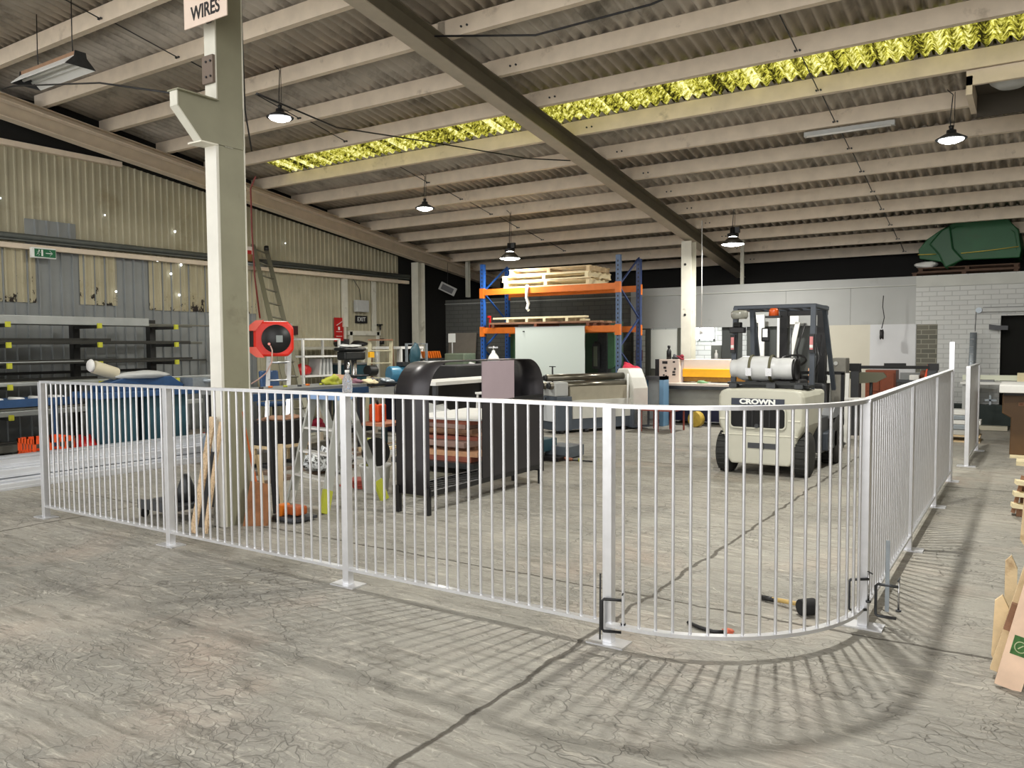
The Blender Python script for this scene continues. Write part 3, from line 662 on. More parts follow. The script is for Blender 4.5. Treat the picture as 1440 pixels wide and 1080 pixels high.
obj('board', B().bb(WX+.03, WX+.045, 12.22, 12.49, 1.55, 2.1), red, t, bevel=.004)
obj('symbol', B().bar((WX+.047, 12.27, 1.93), (WX+.047, 12.44, 2.02), .003, .06, (1,0,0)).bb(WX+.045, WX+.048, 12.33, 12.38, 1.83, 1.9).bb(WX+.045, WX+.048, 12.27, 12.44, 1.79, 1.8).bb(WX+.045, WX+.048, 12.27, 12.44, 1.69, 1.7), wh, t)
t = thing('distribution_box', 'pale grey electrical box above the black EXIT sign', 'electrical box', (WX+.05, 13.0, 2.3)); obj('box_body', B().bb(WX+.03, WX+.14, 12.82, 13.2, 2.24, 2.5), lgrey, t, bevel=.006)
obj('cable', B().tube([(WX+.08, 13.0, 2.5), (WX+.07, 12.97, 2.75), (WX+.07, 12.7, 3.05)], .008, 5), black, t)
solo('wall_sign_panel', B().bb(WX+.03, WX+.05, 10.9, 11.2, 1.72, 1.9), mat('dark_red_sign', rgb(60,22,24), .5), 'small dark red sign on the left wall right of the red hose reel', 'sign', (WX+.04, 11.05, 1.72))
for i, (y, z) in enumerate(((13.62, 1.95), (13.66, 1.62))):
    solo('wall_hook', B().bb(WX+.02, WX+.1, y-.07, y+.07, z, z+.03).cyl((WX+.08, y, z-.1), (WX+.08, y, z), .06 if i else .02, None, 10), black, ('upper' if i == 0 else 'lower')+' black fitting on the left wall right of the personnel door', 'wall fitting', (WX+.08, y, z))
dr = B(); dr.bb(WX+.02, WX+.06, 12.72, 13.5, 0, 1.72); struct('door_1', dr, mat('door_beige', rgb(178,172,150), .6, 0, .06, 3))
d1 = B().bb(WX+.02, WX+.09, 12.64, 12.72, 0, 1.8).bb(WX+.02, WX+.09, 13.5, 13.58, 0, 1.8).bb(WX+.02, WX+.09, 12.6, 13.62, 1.72, 1.82); struct('trim_3', d1, creamcol)
struct('trim_4', B().bb(WX+.02, WX+.1, 12.46, 12.58, 1.9, 2.95).bb(WX+.02, WX+.08, 12.5, 12.54, 0, 1.9).bb(WX+.02, WX+.06, 13.4, 13.52, 1.82, 2.95), creamcol)
t = thing('cardboard_box', 'cardboard box with a red and white label standing on the wall girt', 'box', (WX+.2, 9.8, 3.03)); obj('carton', B().bb(WX+.03, WX+.3, 9.66, 9.9, 3.09, 3.36), cardb, t); obj('label_band', B().bb(WX+.3, WX+.303, 9.66, 9.9, 3.22, 3.36).bb(WX+.03, WX+.3, 9.655, 9.66, 3.22, 3.36), mat('carton_label', rgb(216,206,200), .5), t)
obj('red_mark', B().bb(WX+.303, WX+.305, 9.7, 9.88, 3.22, 3.29), red, t)
solo('wire_shelf', B().bb(WX+.03, WX+.4, 9.45, 10.15, 3.03, 3.045).tube([(WX+.4, 9.45, 3.0), (WX+.4, 10.15, 3.0)], .008, 6).tube([(WX+.4, 9.45, 3.04), (WX+.1, 9.45, 2.85)], .008, 6), galv, 'small wire shelf holding a carton on the left wall', 'shelf', (WX+.2, 9.8, 2.85))
# extension ladder
def ladder(name, label, a0, a1, b0, b1, n, m, w=.06, d=.025):
    t = thing(name, label, 'ladder', (Vector(a0)+Vector(b0))/2)
    for p, q in ((a0, a1), (b0, b1)): obj('stile', B().bar(p, q, w, d), m, t)
    r0 = None
    for i in range(n):
        k = (i+.7)/n; p = Vector(a0).lerp(Vector(a1), k); q = Vector(b0).lerp(Vector(b1), k); obj('rung', B().cyl(p, q, .017, None, 8), m, t)
    return t
ext = ladder('extension_ladder', 'long aluminium extension ladder leaning on the left wall behind the red hose reel', (-10.0, 8.86, 0), (-12.42, 10.0, 3.42), (-9.95, 9.14, 0), (-12.40, 10.3, 3.34), 13, mat('ladder_alu', rgb(120,118,104), .4, .4), .08)
obj('end_cap', B().cyl((-12.40, 10.3, 3.33), (-12.42, 10.31, 3.42), .045, None, 8), black, ext)
ladder('ladder', 'shorter aluminium ladder leaning in front of the long extension ladder', (-8.95, 7.35, 0), (-10.2, 8.5, 1.85), (-8.75, 7.55, 0), (-10.0, 8.75, 1.85), 7, alu)
# red hose reel
Rz = math.radians(-40); cx, cy, cz = -5.60, 4.71, 1.56
t = thing('hose_reel', 'red and black hose reel mounted behind the foreground column', 'hose reel', (cx, cy, cz), Rz); T = Matrix.Translation((cx, cy, cz)) @ Matrix.Rotation(Rz, 4, 'Z')
def L(b): b.bm.transform(T); return b
octo = [(-.17,-.09),(-.12,-.155),(.12,-.155),(.17,-.10),(.17,.10),(.12,.155),(-.12,.155),(-.17,.09)]
obj('case', L(B().prism(octo, -.07, .05, 'X')), redreel, t, bevel=.02); obj('drum_face', L(B().lathe((.05, .02, 0), [(0, 0), (.125, 0), (.122, .01), (0, .014)], 32, 'X')), black, t)
for s in (-1, 1): obj('mount', L(B().prism([(-.21, s*.07), (-.20, s*.12), (-.15, s*.16), (-.08, s*.165), (-.13, s*.10), (-.15, s*.07)], -.05, .07, 'X')), mat('faded_red_plastic', rgb(246,110,94), .5), t)
obj('mount_plate', L(B().bb(-.06, .03, -.22, -.15, -.07, .07)), black, t)
obj('rating_label', L(B().bb(.064, .066, .02, .075, -.03, .03)), mat('grey_label', rgb(140,148,146), .5), t)
obj('outlet', L(B().cyl((.06, -.04, -.045), (.08, -.04, -.045), .012, None, 10)), mat('pink_fitting', rgb(246,160,150), .4), t)
obj('hose', L(B().tube([(.07, -.03, -.06), (.09, -.015, -.1), (.09, -.02, -.2), (.05, -.07, -.3), (-.05, -.14, -.36), (-.15, -.2, -.40)], .006, 6)), mat('hose_pink', rgb(214,176,164), .5), t)
solo('air_hose', B().tube([(-5.60, 4.55, 2.95), (-5.68, 4.56, 2.86), (-5.70, 4.58, 2.5), (-5.70, 4.6, 2.1), (-5.68, 4.63, 1.74)], .008, 6), mat('dark_red_hose', rgb(110,34,26), .5), 'dark red hose running down behind the foreground column to the reel', 'hose', (-5.7, 4.6, 1.74))
# planks and plates leaning at the foreground column
osb = mat('chipboard', rgb(206,180,146), .85, 0, .22, 60, .3, 80, dark=rgb(150,118,88), thr=.56, soft=.08)
solo('plank', B().bar((-5.60, 3.86, .0), (-5.60, 4.07, .92), .07, .018, (0,1,0)), osb, 'chipboard plank leaning on the front of the foreground column, left one', 'plank', (-5.6, 3.86, 0), 'planks leaning on the column')
solo('plank', B().bar((-5.50, 3.90, .0), (-5.515, 4.085, .88), .035, .02, (0,1,0)), osb, 'narrow chipboard strip beside the wider plank on the foreground column', 'plank', (-5.5, 3.9, 0), 'planks leaning on the column')
solo('dark_plate', B().bar((-5.70, 4.02, .0), (-5.72, 4.11, .62), .16, .012, (0,1,0)), black, 'black panel leaning behind the planks at the foreground column', 'panel', (-5.7, 4.02, 0))
rust = mat('rusted_plate', rgb(140,94,60), .85, 0, .2, 12, .2, 50, dark=rgb(104,60,36), thr=.52, soft=.2)
solo('rusty_plate', B()._add([(-5.46, 4.24, 0), (-5.30, 4.36, 0), (-5.36, 4.44, .33), (-5.48, 4.34, .36), (-5.455, 4.225, 0), (-5.29, 4.345, 0), (-5.35, 4.425, .33), (-5.475, 4.325, .36)], [(0,1,2,3), (7,6,5,4), (0,4,5,1), (1,5,6,2), (2,6,7,3), (3,7,4,0)]), rust, 'rusty steel plate standing against the foot of the foreground column', 'plate', (-5.4, 4.3, 0))
solo('orange_strip', B()._add([(-5.53, 4.30, .95), (-5.47, 4.46, .0), (-5.47, 4.42, .0), (-5.52, 4.30, .95), (-5.46, 4.46, .0), (-5.46, 4.42, .0)], [(0,1,2), (5,4,3), (0,3,4,1), (1,4,5,2), (2,5,3,0)]), mat('orange_board', rgb(196,98,44), .6, 0, .1, 10), 'tapering orange board propped against the side of the foreground column', 'board', (-5.49, 4.35, .25))
# hand truck and cylinders left of the column
t = thing('hand_truck', 'low dark platform trolley standing left of the foreground column', 'trolley', (-6.2, 4.12, 0))
obj('platform', B().bb(-6.55, -6.02, 3.98, 4.3, .1, .14).bb(-6.55, -6.02, 3.97, 3.985, .08, .16), dgrey, t)
for x in (-6.5, -6.08):
    for y in (4.0, 4.28): obj('wheel', B().cyl((x-.015, y, .04), (x+.015, y, .04), .04, None, 14), rubber, t)
obj('motor', B().lathe((-6.18, 4.2, .14), [(0, 0), (.07, 0), (.08, .1), (.05, .18), (.03, .24), (0, .24)], 14), steel, t)
for i, (x, y) in enumerate(((-6.42, 4.62), (-6.24, 4.62))): solo('steel_tube', B().lathe((x, y, 0), [(0, 0), (.065, 0), (.065, .62), (.05, .66), (0, .66)], 18), mat('slate_blue_paint', rgb(112,124,138), .4), ('left' if i == 0 else 'right')+' slate blue cylinder standing behind the low trolley', 'cylinder', (x, y, 0), 'slate blue cylinders')
# orange cut-off saw
t = thing('cut_off_saw', 'orange floor saw on the ground right of the foreground column', 'saw', (-5.25, 4.62, 0))
obj('base', B().bb(-5.44, -5.12, 4.52, 4.74, .015, .04).cyl((-5.4, 4.5, .025), (-5.15, 4.5, .025), .02), dgrey, t); obj('body', B().bb(-5.33, -5.17, 4.56, 4.68, .05, .13), mat('burnt_orange', rgb(170,84,36), .5), t, bevel=.02); obj('front_case', B().bb(-5.40, -5.34, 4.52, 4.64, .03, .14), mat('bright_orange', rgb(220,120,30), .45), t, bevel=.015)
t = thing('steel_post_offcut', 'black steel upright leaning over the wooden prop right of the column', 'upright', (-5.62, 4.72, 0)); obj('upright', B().bar((-5.62, 4.72, 0), (-5.72, 4.75, .82), .045, .045), black, t)
solo('prop', B().bar((-5.78, 4.9, 0), (-5.86, 4.98, .58), .045, .03), timber, 'pale timber prop standing right of the foreground column, far one', 'timber', (-5.78, 4.9, 0))
solo('prop', B().bar((-5.48, 4.50, .05), (-5.62, 4.52, .55), .02, .045), timber, 'pale timber prop leaning on the foreground column, near one', 'timber', (-5.48, 4.5, 0))
# steel step ladder
t = thing('step_ladder', 'aluminium step ladder with lime feet and a blue tray right of the column', 'step ladder', (-5.55, 5.4, 0))
tops = [(-5.79, 5.33, .99), (-5.41, 5.33, .99)]; fr = [(-5.89, 5.11, 0), (-5.23, 4.92, 0)]; bk = [(-5.85, 5.86, 0), (-5.21, 5.69, 0)]
lal = mat('ladder_side', rgb(190,192,186), .4, .3)
for a, b_ in zip(fr, tops): obj('front_stile', B().bar(a, b_, .022, .095, (0,1,0)), lal, t)
for a, b_ in zip(bk, [(-5.78, 5.42, .99), (-5.42, 5.42, .99)]): obj('rear_stile', B().bar(a, b_, .022, .08, (0,1,0)), lal, t)
for k in (.28, .5, .72): obj('tread', B().bar(Vector(fr[0]).lerp(Vector(tops[0]), k), Vector(fr[1]).lerp(Vector(tops[1]), k), .085, .018), white, t)
obj('tray', B().bb(-5.81, -5.39, 5.27, 5.46, .985, 1.045), mat('pale_blue_plastic', rgb(150,182,226), .4), t, bevel=.008)
for a, b_ in ((fr[1], tops[1]), (bk[1], (-5.42, 5.42, .99))): obj('foot_cap', B().bar(a, Vector(a).lerp(Vector(b_), .2), .03, .10, (0,1,0)), lime, t)
for a, b_ in ((fr[0], tops[0]),): obj('foot_cap', B().bar(a, Vector(a).lerp(Vector(b_), .12), .024, .076, (0,1,0)), white, t)
for a, b_ in ((bk[0], (-5.78, 5.42, .99)),): obj('rear_brace', B().bar(Vector(bk[0]).lerp(Vector((-5.78, 5.42, .99)), .4), Vector(bk[1]).lerp(Vector((-5.42, 5.42, .99)), .4), .03, .015), lal, t)
# bucket and grinder disc
t = thing('bucket', 'white plastic bucket behind the lime-footed step ladder', 'bucket', (-5.62, 6.0, 0)); obj('pail', B().lathe((-5.62, 6.0, 0), [(0, 0), (.13, 0), (.155, .25), (.165, .255), (.165, .275), (.148, .275), (.14, .24), (.12, .02), (0, .02)], 24), white, t)
solo('black_disc', B().cyl((-5.62, 6.0, .40), (-5.585, 5.985, .405), .15, None, 28), mat('worn_black_disc', rgb(44,44,42), .8, 0, .15, 20), 'black round disc standing in the white bucket', 'disc', (-5.6, 6.0, .26))
solo('grinder_tool', B().cyl((-5.76, 6.02, .22), (-5.70, 6.0, .50), .016).cyl((-5.7, 6.0, .5), (-5.695, 6.0, .54), .024), lime, 'lime-ended tool handle sticking out of the white bucket', 'tool', (-5.72, 6.0, .22))
for i in range(4): solo('floor_plate', B().box((-5.95+.02*i, 6.1, .012+.022*i), (.34-.03*i, .24, .02), (0,0,.2*i)), mat('red_oxide', rgb(170,74,60), .6, 0, .1, 12), '%s of the small red plates stacked on the floor by the bucket' % ['lowest', 'second lowest', 'second highest', 'topmost'][i], 'plate', (-5.95, 6.1, .022*i), 'red plates by the bucket')

# ---------------------------------------------------------------- cantilever stock rack on the left wall
t = thing('cantilever_rack', 'black cantilever stock rack with yellow arm tips along the left wall', 'storage rack', (-12.1, 6.4, 0))
yl = mat('arm_tip_yellow', rgb(196,196,60), .5, 0, .1, 20); rk = mat('rack_black', rgb(40,40,38), .6)
LV = [1.82, 1.54, 1.26, .97, .56, .2]
for y in (3.95, 5.2, 6.45, 7.7):
    obj('rack_column', B().bb(-12.24, -12.12, y-.05, y+.05, 0, 1.93).bb(-12.3, -11.6, y-.05, y+.05, 0, .06), rk, t)
    for z in LV[:5]:
        a = obj('arm', B().bb(-12.12, -11.5, y-.03, y+.03, z-.05, z-.005), rk, t); obj('arm_tip', B().bb(-11.5, -11.46, y-.028, y+.028, z-.05, z+.025), yl, a)
obj('rear_brace', B().bb(-12.2, -12.16, 3.95, 7.7, 1.1, 1.14), rk, t)
pale = mat('mill_finish_grey', rgb(176,180,178), .4, .4, .08, 5); dk = mat('dark_bar_stock', rgb(58,58,54), .5, .4, .15, 10); md_ = mat('mid_bar_stock', rgb(112,112,104), .45, .5, .12, 8)
stock = [ # level, x, width, height, y0, y1, material, lift, words
 (0, -11.62, .14, .12, 2.2, 7.28, pale, 0, 'thick pale channel on the top arms, front one'), (0, -11.80, .14, .10, 2.2, 6.9, creamcol, .02, 'cream channel behind the thick pale one on the top arms'), (0, -11.98, .12, .05, 2.4, 8.3, md_, 0, 'grey flat bar at the back of the top arms'), (0, -11.7, .05, .03, 7.3, 9.0, md_, .01, 'thin bar projecting beyond the pale channel on the top arms'),
 (1, -11.58, .08, .05, 2.2, 8.0, dk, 0, 'dark square bar on the second arms, front one'), (1, -11.70, .09, .04, 3.0, 8.3, md_, 0, 'grey flat bar in the middle of the second arms'), (1, -11.85, .12, .09, 2.2, 6.8, dk, 0, 'dark deep section at the back of the second arms'),
 (2, -11.58, .05, .03, 2.2, 8.3, dk, 0, 'dark thin bar on the third arms, front one'), (2, -11.68, .06, .04, 2.2, 6.3, pale, .0, 'pale thin tube on the third arms'), (2, -11.85, .12, .06, 2.2, 8.2, dk, 0, 'dark flat section at the back of the third arms'),
 (3, -11.57, .06, .05, 2.2, 8.6, pale, 0, 'bright tube on the fourth arms, front one'), (3, -11.66, .06, .06, 2.2, 7.7, md_, 0, 'grey square tube on the fourth arms'), (3, -11.76, .05, .045, 2.2, 9.0, pale, 0, 'bright thin tube further back on the fourth arms'), (3, -11.9, .12, .09, 2.2, 6.6, dk, 0, 'dark deep section at the back of the fourth arms'),
 (4, -11.6, .12, .07, 2.2, 8.2, pale, 0, 'pale tube on the lowest arms, front one'), (4, -11.76, .12, .09, 2.2, 7.4, md_, 0, 'grey section in the middle of the lowest arms'), (4, -11.93, .12, .12, 2.2, 8.0, dk, 0, 'dark deep section at the back of the lowest arms'),
 (5, -11.65, .14, .10, 2.2, 7.9, md_, -.13, 'grey section on the rack feet, front one'), (5, -11.85, .14, .12, 2.2, 8.1, dk, -.13, 'dark section on the rack feet, back one')]
for lv, x, w_, h_, y0, y1, m_, lift, lab in stock:
    z0 = LV[lv]-.004+lift
    solo('bar_stock', B().bb(x-w_/2, x+w_/2, y0, y1, z0, z0+h_), m_, lab, 'metal bar', (x, (y0+y1)/2, z0), 'bar stock on the cantilever rack', bevel=.006)
# aluminium extrusions on the floor
al2 = mat('bright_extrusion', rgb(222,225,230), .3, .45, .08, 3)
aw = [('nearest the fence on the floor', -8.98, .10, .07, 0, 2.0, 6.6), ('second on the floor', -9.12, .12, .09, 0, 2.0, 7.0), ('third on the floor', -9.27, .12, .09, 0, 2.0, 6.9), ('fourth on the floor', -9.43, .14, .1, 0, 2, 7.1), ('fifth on the floor', -9.6, .14, .1, 0, 2, 7.1), ('sixth on the floor', -9.77, .14, .1, 0, 2, 7.0),
      ('front of the second layer', -9.22, .12, .08, .1, 2, 6.8), ('second of the second layer', -9.38, .14, .09, .1, 2, 7.), ('third of the second layer', -9.55, .14, .09, .1, 2, 7.), ('back of the second layer', -9.72, .14, .09, .1, 2, 7.1), ('front of the third layer', -9.42, .14, .08, .19, 2.2, 6.9), ('back of the third layer', -9.6, .16, .09, .19, 2.2, 7.)]
for lab, x, w_, h_, z0, y0, y1 in aw:
    solo('aluminium_extrusion', B().bb(x-w_/2, x+w_/2, y0, y1, z0, z0+h_).bb(x-w_/2-.004, x+w_/2+.004, y0, y1, z0+h_*.3, z0+h_*.38), al2, 'long bright aluminium extrusion of the floor stack, '+lab, 'aluminium extrusion', (x, 4.5, z0), 'aluminium extrusions stacked on the floor', bevel=.004)
t = thing('plastic_crate', 'orange plastic crate behind the aluminium stack at the far left', 'crate', (-10.45, 5.15, 0))
cb = B(); cx0, cx1, cy0, cy1 = -10.65, -10.25, 4.88, 5.38
for z0, z1 in ((.02, .06), (.17, .2), (.3, .36)): cb.bb(cx0, cx1, cy0, cy0+.012, z0, z1).bb(cx0, cx1, cy1-.012, cy1, z0, z1).bb(cx0, cx0+.012, cy0, cy1, z0, z1).bb(cx1-.012, cx1, cy0, cy1, z0, z1)
for i in range(6):
    y = cy0+.01+i*(cy1-cy0-.03)/5; cb.bb(cx1-.012, cx1, y, y+.025, .02, .36).bb(cx0, cx0+.012, y, y+.025, .02, .36); x = cx0+.01+i*(cx1-cx0-.03)/5; cb.bb(x, x+.022, cy0, cy0+.012, .02, .36)
obj('lattice_wall', cb, orangep, t); obj('crate_bottom', B().bb(cx0, cx1, cy0, cy1, 0, .02), orangep, t)
t = thing('roller_conveyor', 'blue roller conveyor at the far left beside the cantilever rack', 'conveyor', (-10.9, 4.4, 0)); obj('side_rail', B().bb(-10.72, -10.69, 2.6, 5.7, .74, .84), steelblue, t); obj('side_rail', B().bb(-11.1, -11.07, 2.6, 5.7, .74, .84), steelblue, t)
rl = None
for i in range(12):
    y = 2.75+i*.25
    if rl is None: rl = obj('roller', B().cyl((-11.07, y, .835), (-10.72, y, .835), .025, None, 10), white, t)
    else: c = rl.copy(); COL.objects.link(c); c.parent = t; c.location = (0, i*.25, 0)
for y in (3.0, 4.2, 5.4): obj('leg', B().bb(-10.75, -10.7, y-.02, y+.02, 0, .74).bb(-11.1, -11.05, y-.02, y+.02, 0, .74).bb(-11.1, -10.7, y-.02, y+.02, .1, .13), steelblue, t)
t = thing('band_saw', 'blue horizontal band saw with a beige motor left of the foreground column', 'band saw', (-10.3, 6.1, 0))
obj('cabinet', B().bb(-10.6, -10.1, 5.75, 6.15, 0, .82), teal, t, bevel=.01); obj('cabinet_right', B().bb(-10.6, -10.1, 6.3, 6.9, 0, .82), teal, t, bevel=.01); obj('bed', B().bb(-10.75, -10.0, 5.6, 7.1, .82, .9), steelblue, t, bevel=.01)
obj('saw_arm', B().prism([(5.7, .98), (6.05, 1.08), (6.75, 1.08), (6.95, .95), (6.9, .9), (5.75, .9)], -10.45, -10.2, 'X'), steelblue, t, bevel=.01)
obj('motor', B().cyl((-10.3, 5.68, 1.24), (-10.3, 6.0, 1.13), .085, None, 18), mat('beige_canvas', rgb(206,198,172), .7), t, bevel=.01); obj('motor_cap', B().lathe((-10.3, 5.66, 1.25), [(0, -.03), (.07, -.03), (.09, 0), (0, 0)], 16, 'Y'), white, t)
obj('blade_guard', B().blob((-10.25, 6.35, 1.06), (.26, .75, .12), 4, .06), lgrey, t); obj('vice', B().bb(-10.3, -10.0, 6.95, 7.2, .9, 1.05).cyl((-10.1, 7.1, 1.0), (-9.9, 7.2, 1.0), .03), galv, t)
"""misc under the saw"""
for lab, x, y, z, d, m_, s_ in (('crumpled red and white bag under the roller end of the band saw', -10.35, 5.58, 0, (.22,.26,.36), red, 5), ('red bag on the floor right of the band saw', -10.0, 7.25, 0, (.2,.3,.3), red, 8)):
    solo('bag', B().blob((x, y, z), d, s_, .18), m_, lab, 'bag', (x, y, z))
t = thing('drum_end', 'dusty pink round machine guard right of the band saw', 'machine guard', (-9.9, 7.5, 0)); obj('guard', B().cyl((-9.95, 7.45, .66), (-9.8, 7.5, .66), .17, None, 28), mat('dusty_pink', rgb(170,140,146), .6), t); obj('pedestal', B().bb(-9.98, -9.82, 7.35, 7.6, 0, .55), dgrey, t); obj('rim', B().cyl((-10.1, 7.42, .66), (-9.95, 7.45, .66), .18, None, 28), dgreen, t)
t = thing('workshop_chair', 'blue office chair behind the stack left of the column', 'chair', (-9.7, 8.05, 0)); obj('backrest', B().box((-9.75, 8.1, .95), (.06, .34, .34), (0, -.15, 0)), steelblue, t, bevel=.02); obj('seat', B().box((-9.6, 8.05, .62), (.36, .36, .06)), steelblue, t, bevel=.02); obj('stem', B().cyl((-9.6, 8.05, .08), (-9.6, 8.05, .6), .025), black, t); obj('star_base', B().bar((-9.85, 8.05, .05), (-9.35, 8.05, .05), .04, .03).bar((-9.6, 7.8, .05), (-9.6, 8.3, .05), .04, .03), black, t)

# ---------------------------------------------------------------- black arched frame bench
t = thing('arched_frame', 'black arched sheet-metal frame bench standing behind the white fence', 'metal frame', (-4.56, 6.3, 0))
sat = mat('satin_black_metal', rgb(62,60,63), .36, .45, .1, 3); satp = mat('satin_mauve_metal', rgb(176,160,168), .42, .25, .05, 3)
XA, XB = -4.76, -4.38
def archpts(y0=5.36, y1=7.30, zt=1.345, r=.30, lo0=.17, lo1=.13):
    p = [(y0, lo0), (y0, .4), (y0, .7), (y0, zt-r)]
    p += [(y0+r-r*math.cos(a), zt-r+r*math.sin(a)) for a in [PI/2*i/10 for i in range(1, 11)]]
    p += [(y0+r+(y1-y0-2*r)*k, zt) for k in (.25, .5, .75, 1)]
    p += [(y1-r+r*math.sin(a), zt-r+r*math.cos(a)) for a in [PI/2*i/10 for i in range(1, 11)]]
    p += [(y1, .7), (y1, lo1)]; return p
A = archpts()
obj('arch_sheet', B().sheet([[(XA, y, z), (XB, y, z)] for y, z in A], .006), sat, t)
obj('upper_side_panel', B().bb(XB-.004, XB+.004, 6.16, 6.72, .96, 1.34), satp, t); obj('lower_side_panel', B().bb(XB-.004, XB+.004, 6.16, 7.28, .2, .93), sat, t)
obj('back_panel', B().bb(XA-.004, XA+.004, 6.72, 7.28, .2, 1.1), sat, t)
obj('mid_rail', B().bb(XB-.02, XB+.0, 6.16, 7.28, .93, .965), black, t)
obj('shelf_frame', B().bb(XB-.02, XB+.01, 5.36, 7.28, .17, .215).bb(XA, XA+.03, 5.36, 7.28, .17, .215), black, t)
for i in range(24): 
    y = 5.44+i*.078; obj('shelf_bar', B().bb(XA+.03, XB-.02, y-.008, y+.008, .19, .205), black, t)
for x in (XA+.02, XB-.02):
    for y in (5.36, 7.26): obj('leg', B().bb(x-.02, x+.02, y-.02, y+.02, 0, .24), black, t)
# timber pieces and red boxes stacked behind the frame
t = thing('low_trolley', 'dark low trolley carrying stacked timber behind the black arched frame', 'trolley', (-5.7, 7.6, 0)); obj('deck', B().bb(-6.3, -5.1, 7.0, 8.5, .12, .18), steel, t)
for x in (-6.2, -5.2):
    for y in (7.1, 8.4): obj('wheel', B().cyl((x-.02, y, .06), (x+.02, y, .06), .06, None, 14), rubber, t)
pk = [mat('terracotta_timber', rgb(166,96,76), .8, 0, .18, 10), mat('peach_timber', rgb(222,170,130), .8, 0, .14, 10), oldw, mat('grey_rose_timber', rgb(168,138,126), .8, 0, .15, 10)]
rr = random.Random(5); z = .18
for i in range(9):
    h = rr.choice((.045, .05, .06)); y = 7.75+rr.uniform(-.12, .12)
    solo('timber_packer', B().box((-5.72+rr.uniform(-.05, .05), y, z+h/2), (rr.uniform(.85, 1.1), rr.uniform(.9, 1.3), h), (0, 0, rr.uniform(-.12, .12))), pk[i % 4], ['lowest', 'second', 'third', 'fourth', 'middle', 'sixth', 'seventh', 'eighth', 'topmost'][i]+' slab counted upward in the reddish timber stack on the low trolley', 'timber', (-5.7, y, z), 'timber stack on the low trolley', bevel=.004)
    z += h
solo('white_sheet', B().box((-5.7, 7.8, z+.012), (1.0, 1.35, .02), (0, 0, .08)), white, 'white sheet lying on top of the reddish timber stack', 'sheet', (-5.7, 7.8, z))
solo('timber_block', B().bb(-5.35, -4.95, 5.95, 6.65, 0, .09).bb(-5.3, -5.0, 6.05, 6.5, .09, .16), mat('grey_green_block', rgb(112,110,94), .85, 0, .12, 10), 'grey timber block on the floor behind the black frame shelf', 'timber block', (-5.15, 6.3, 0))
solo('grey_sacks', B().blob((-6.7, 8.3, .45), (.5, .45, .26), 11, .2), lgrey, 'crumpled grey cover over a machine behind the black frame', 'cover', (-6.7, 8.3, .45))
t = thing('machine_stand', 'dark machine stand under the crumpled grey cover', 'stand', (-6.7, 8.3, 0)); obj('top', B().bb(-6.95, -6.45, 8.05, 8.55, .4, .45), dgrey, t)
for x in (-6.9, -6.5):
    for y in (8.1, 8.5): obj('leg', B().bb(x-.02, x+.02, y-.02, y+.02, 0, .4), dgrey, t)
# white topped bench seen through the arch
t = thing('workbench', 'long dark workbench with a white top seen through the black arch', 'workbench', (-7.2, 9.4, 0)); obj('top', B().bb(-7.55, -6.9, 8.6, 10.6, .93, .98), white, t)
for x in (-7.5, -6.95):
    for y in (8.65, 10.55): obj('leg', B().bb(x-.03, x+.03, y-.03, y+.03, 0, .93), dgrey, t)
obj('back_frame', B().bb(-7.55, -7.5, 8.6, 10.6, .45, .92), black, t)
t = thing('polisher', 'small bench machine with red and chrome parts on the white topped bench', 'bench machine', (-7.3, 8.78, .98)); obj('body', B().lathe((-7.3, 8.78, .98), [(0, 0), (.07, 0), (.05, .06), (.03, .1), (0, .1)], 14), brownw, t); obj('head', B().cyl((-7.4, 8.72, 1.11), (-7.2, 8.82, 1.11), .045), red, t); obj('cap', B().lathe((-7.3, 8.76, 1.16), [(0, 0), (.035, .0), (.03, .04), (0, .05)], 12), white, t)
t = thing('tool_rack_box', 'dark tool cabinet behind the white topped bench', 'cabinet', (-8.0, 11, 0)); obj('carcass', B().bb(-8.3, -7.7, 10.1, 11.9, 0, 1.16), mat('near_black_cabinet', rgb(36,36,38), .6), t, bevel=.01); obj('edge_strip', B().bb(-7.7, -7.69, 10.1, 11.9, 1.12, 1.15), steel, t)
t = thing('wooden_stool', 'white painted stool frame seen under the arch', 'stool', (-6.55, 9.35, 0)); obj('seat', B().box((-6.55, 9.35, .80), (.26, .26, .03)), white, t, bevel=.005)
for dx in (-.1, .1):
    for dy in (-.1, .1): obj('leg', B().bar((-6.55+dx*1.3, 9.35+dy*1.3, 0), (-6.55+dx, 9.35+dy, .79), .025, .025), white, t)
for dx in (-.04, .04): obj('back_spindle', B().bar((-6.55+dx, 9.42, .81), (-6.55+dx, 9.44, 1.02), .022, .022), white, t)
t = thing('bench_grinder', 'chrome ended bench grinder on a stand seen through the arch', 'bench grinder', (-6.9, 8.2, 0)); obj('stand', B().cyl((-7.35, 8.4, 0), (-7.35, 8.4, .78), .05), dgrey, t); obj('wheel_guard', B().cyl((-7.4, 8.35, .86), (-7.3, 8.38, .86), .09, None, 20), chrome, t); obj('motor', B().cyl((-7.35, 8.4, .86), (-7.35, 8.6, .86), .07, None, 16), dgrey, t)
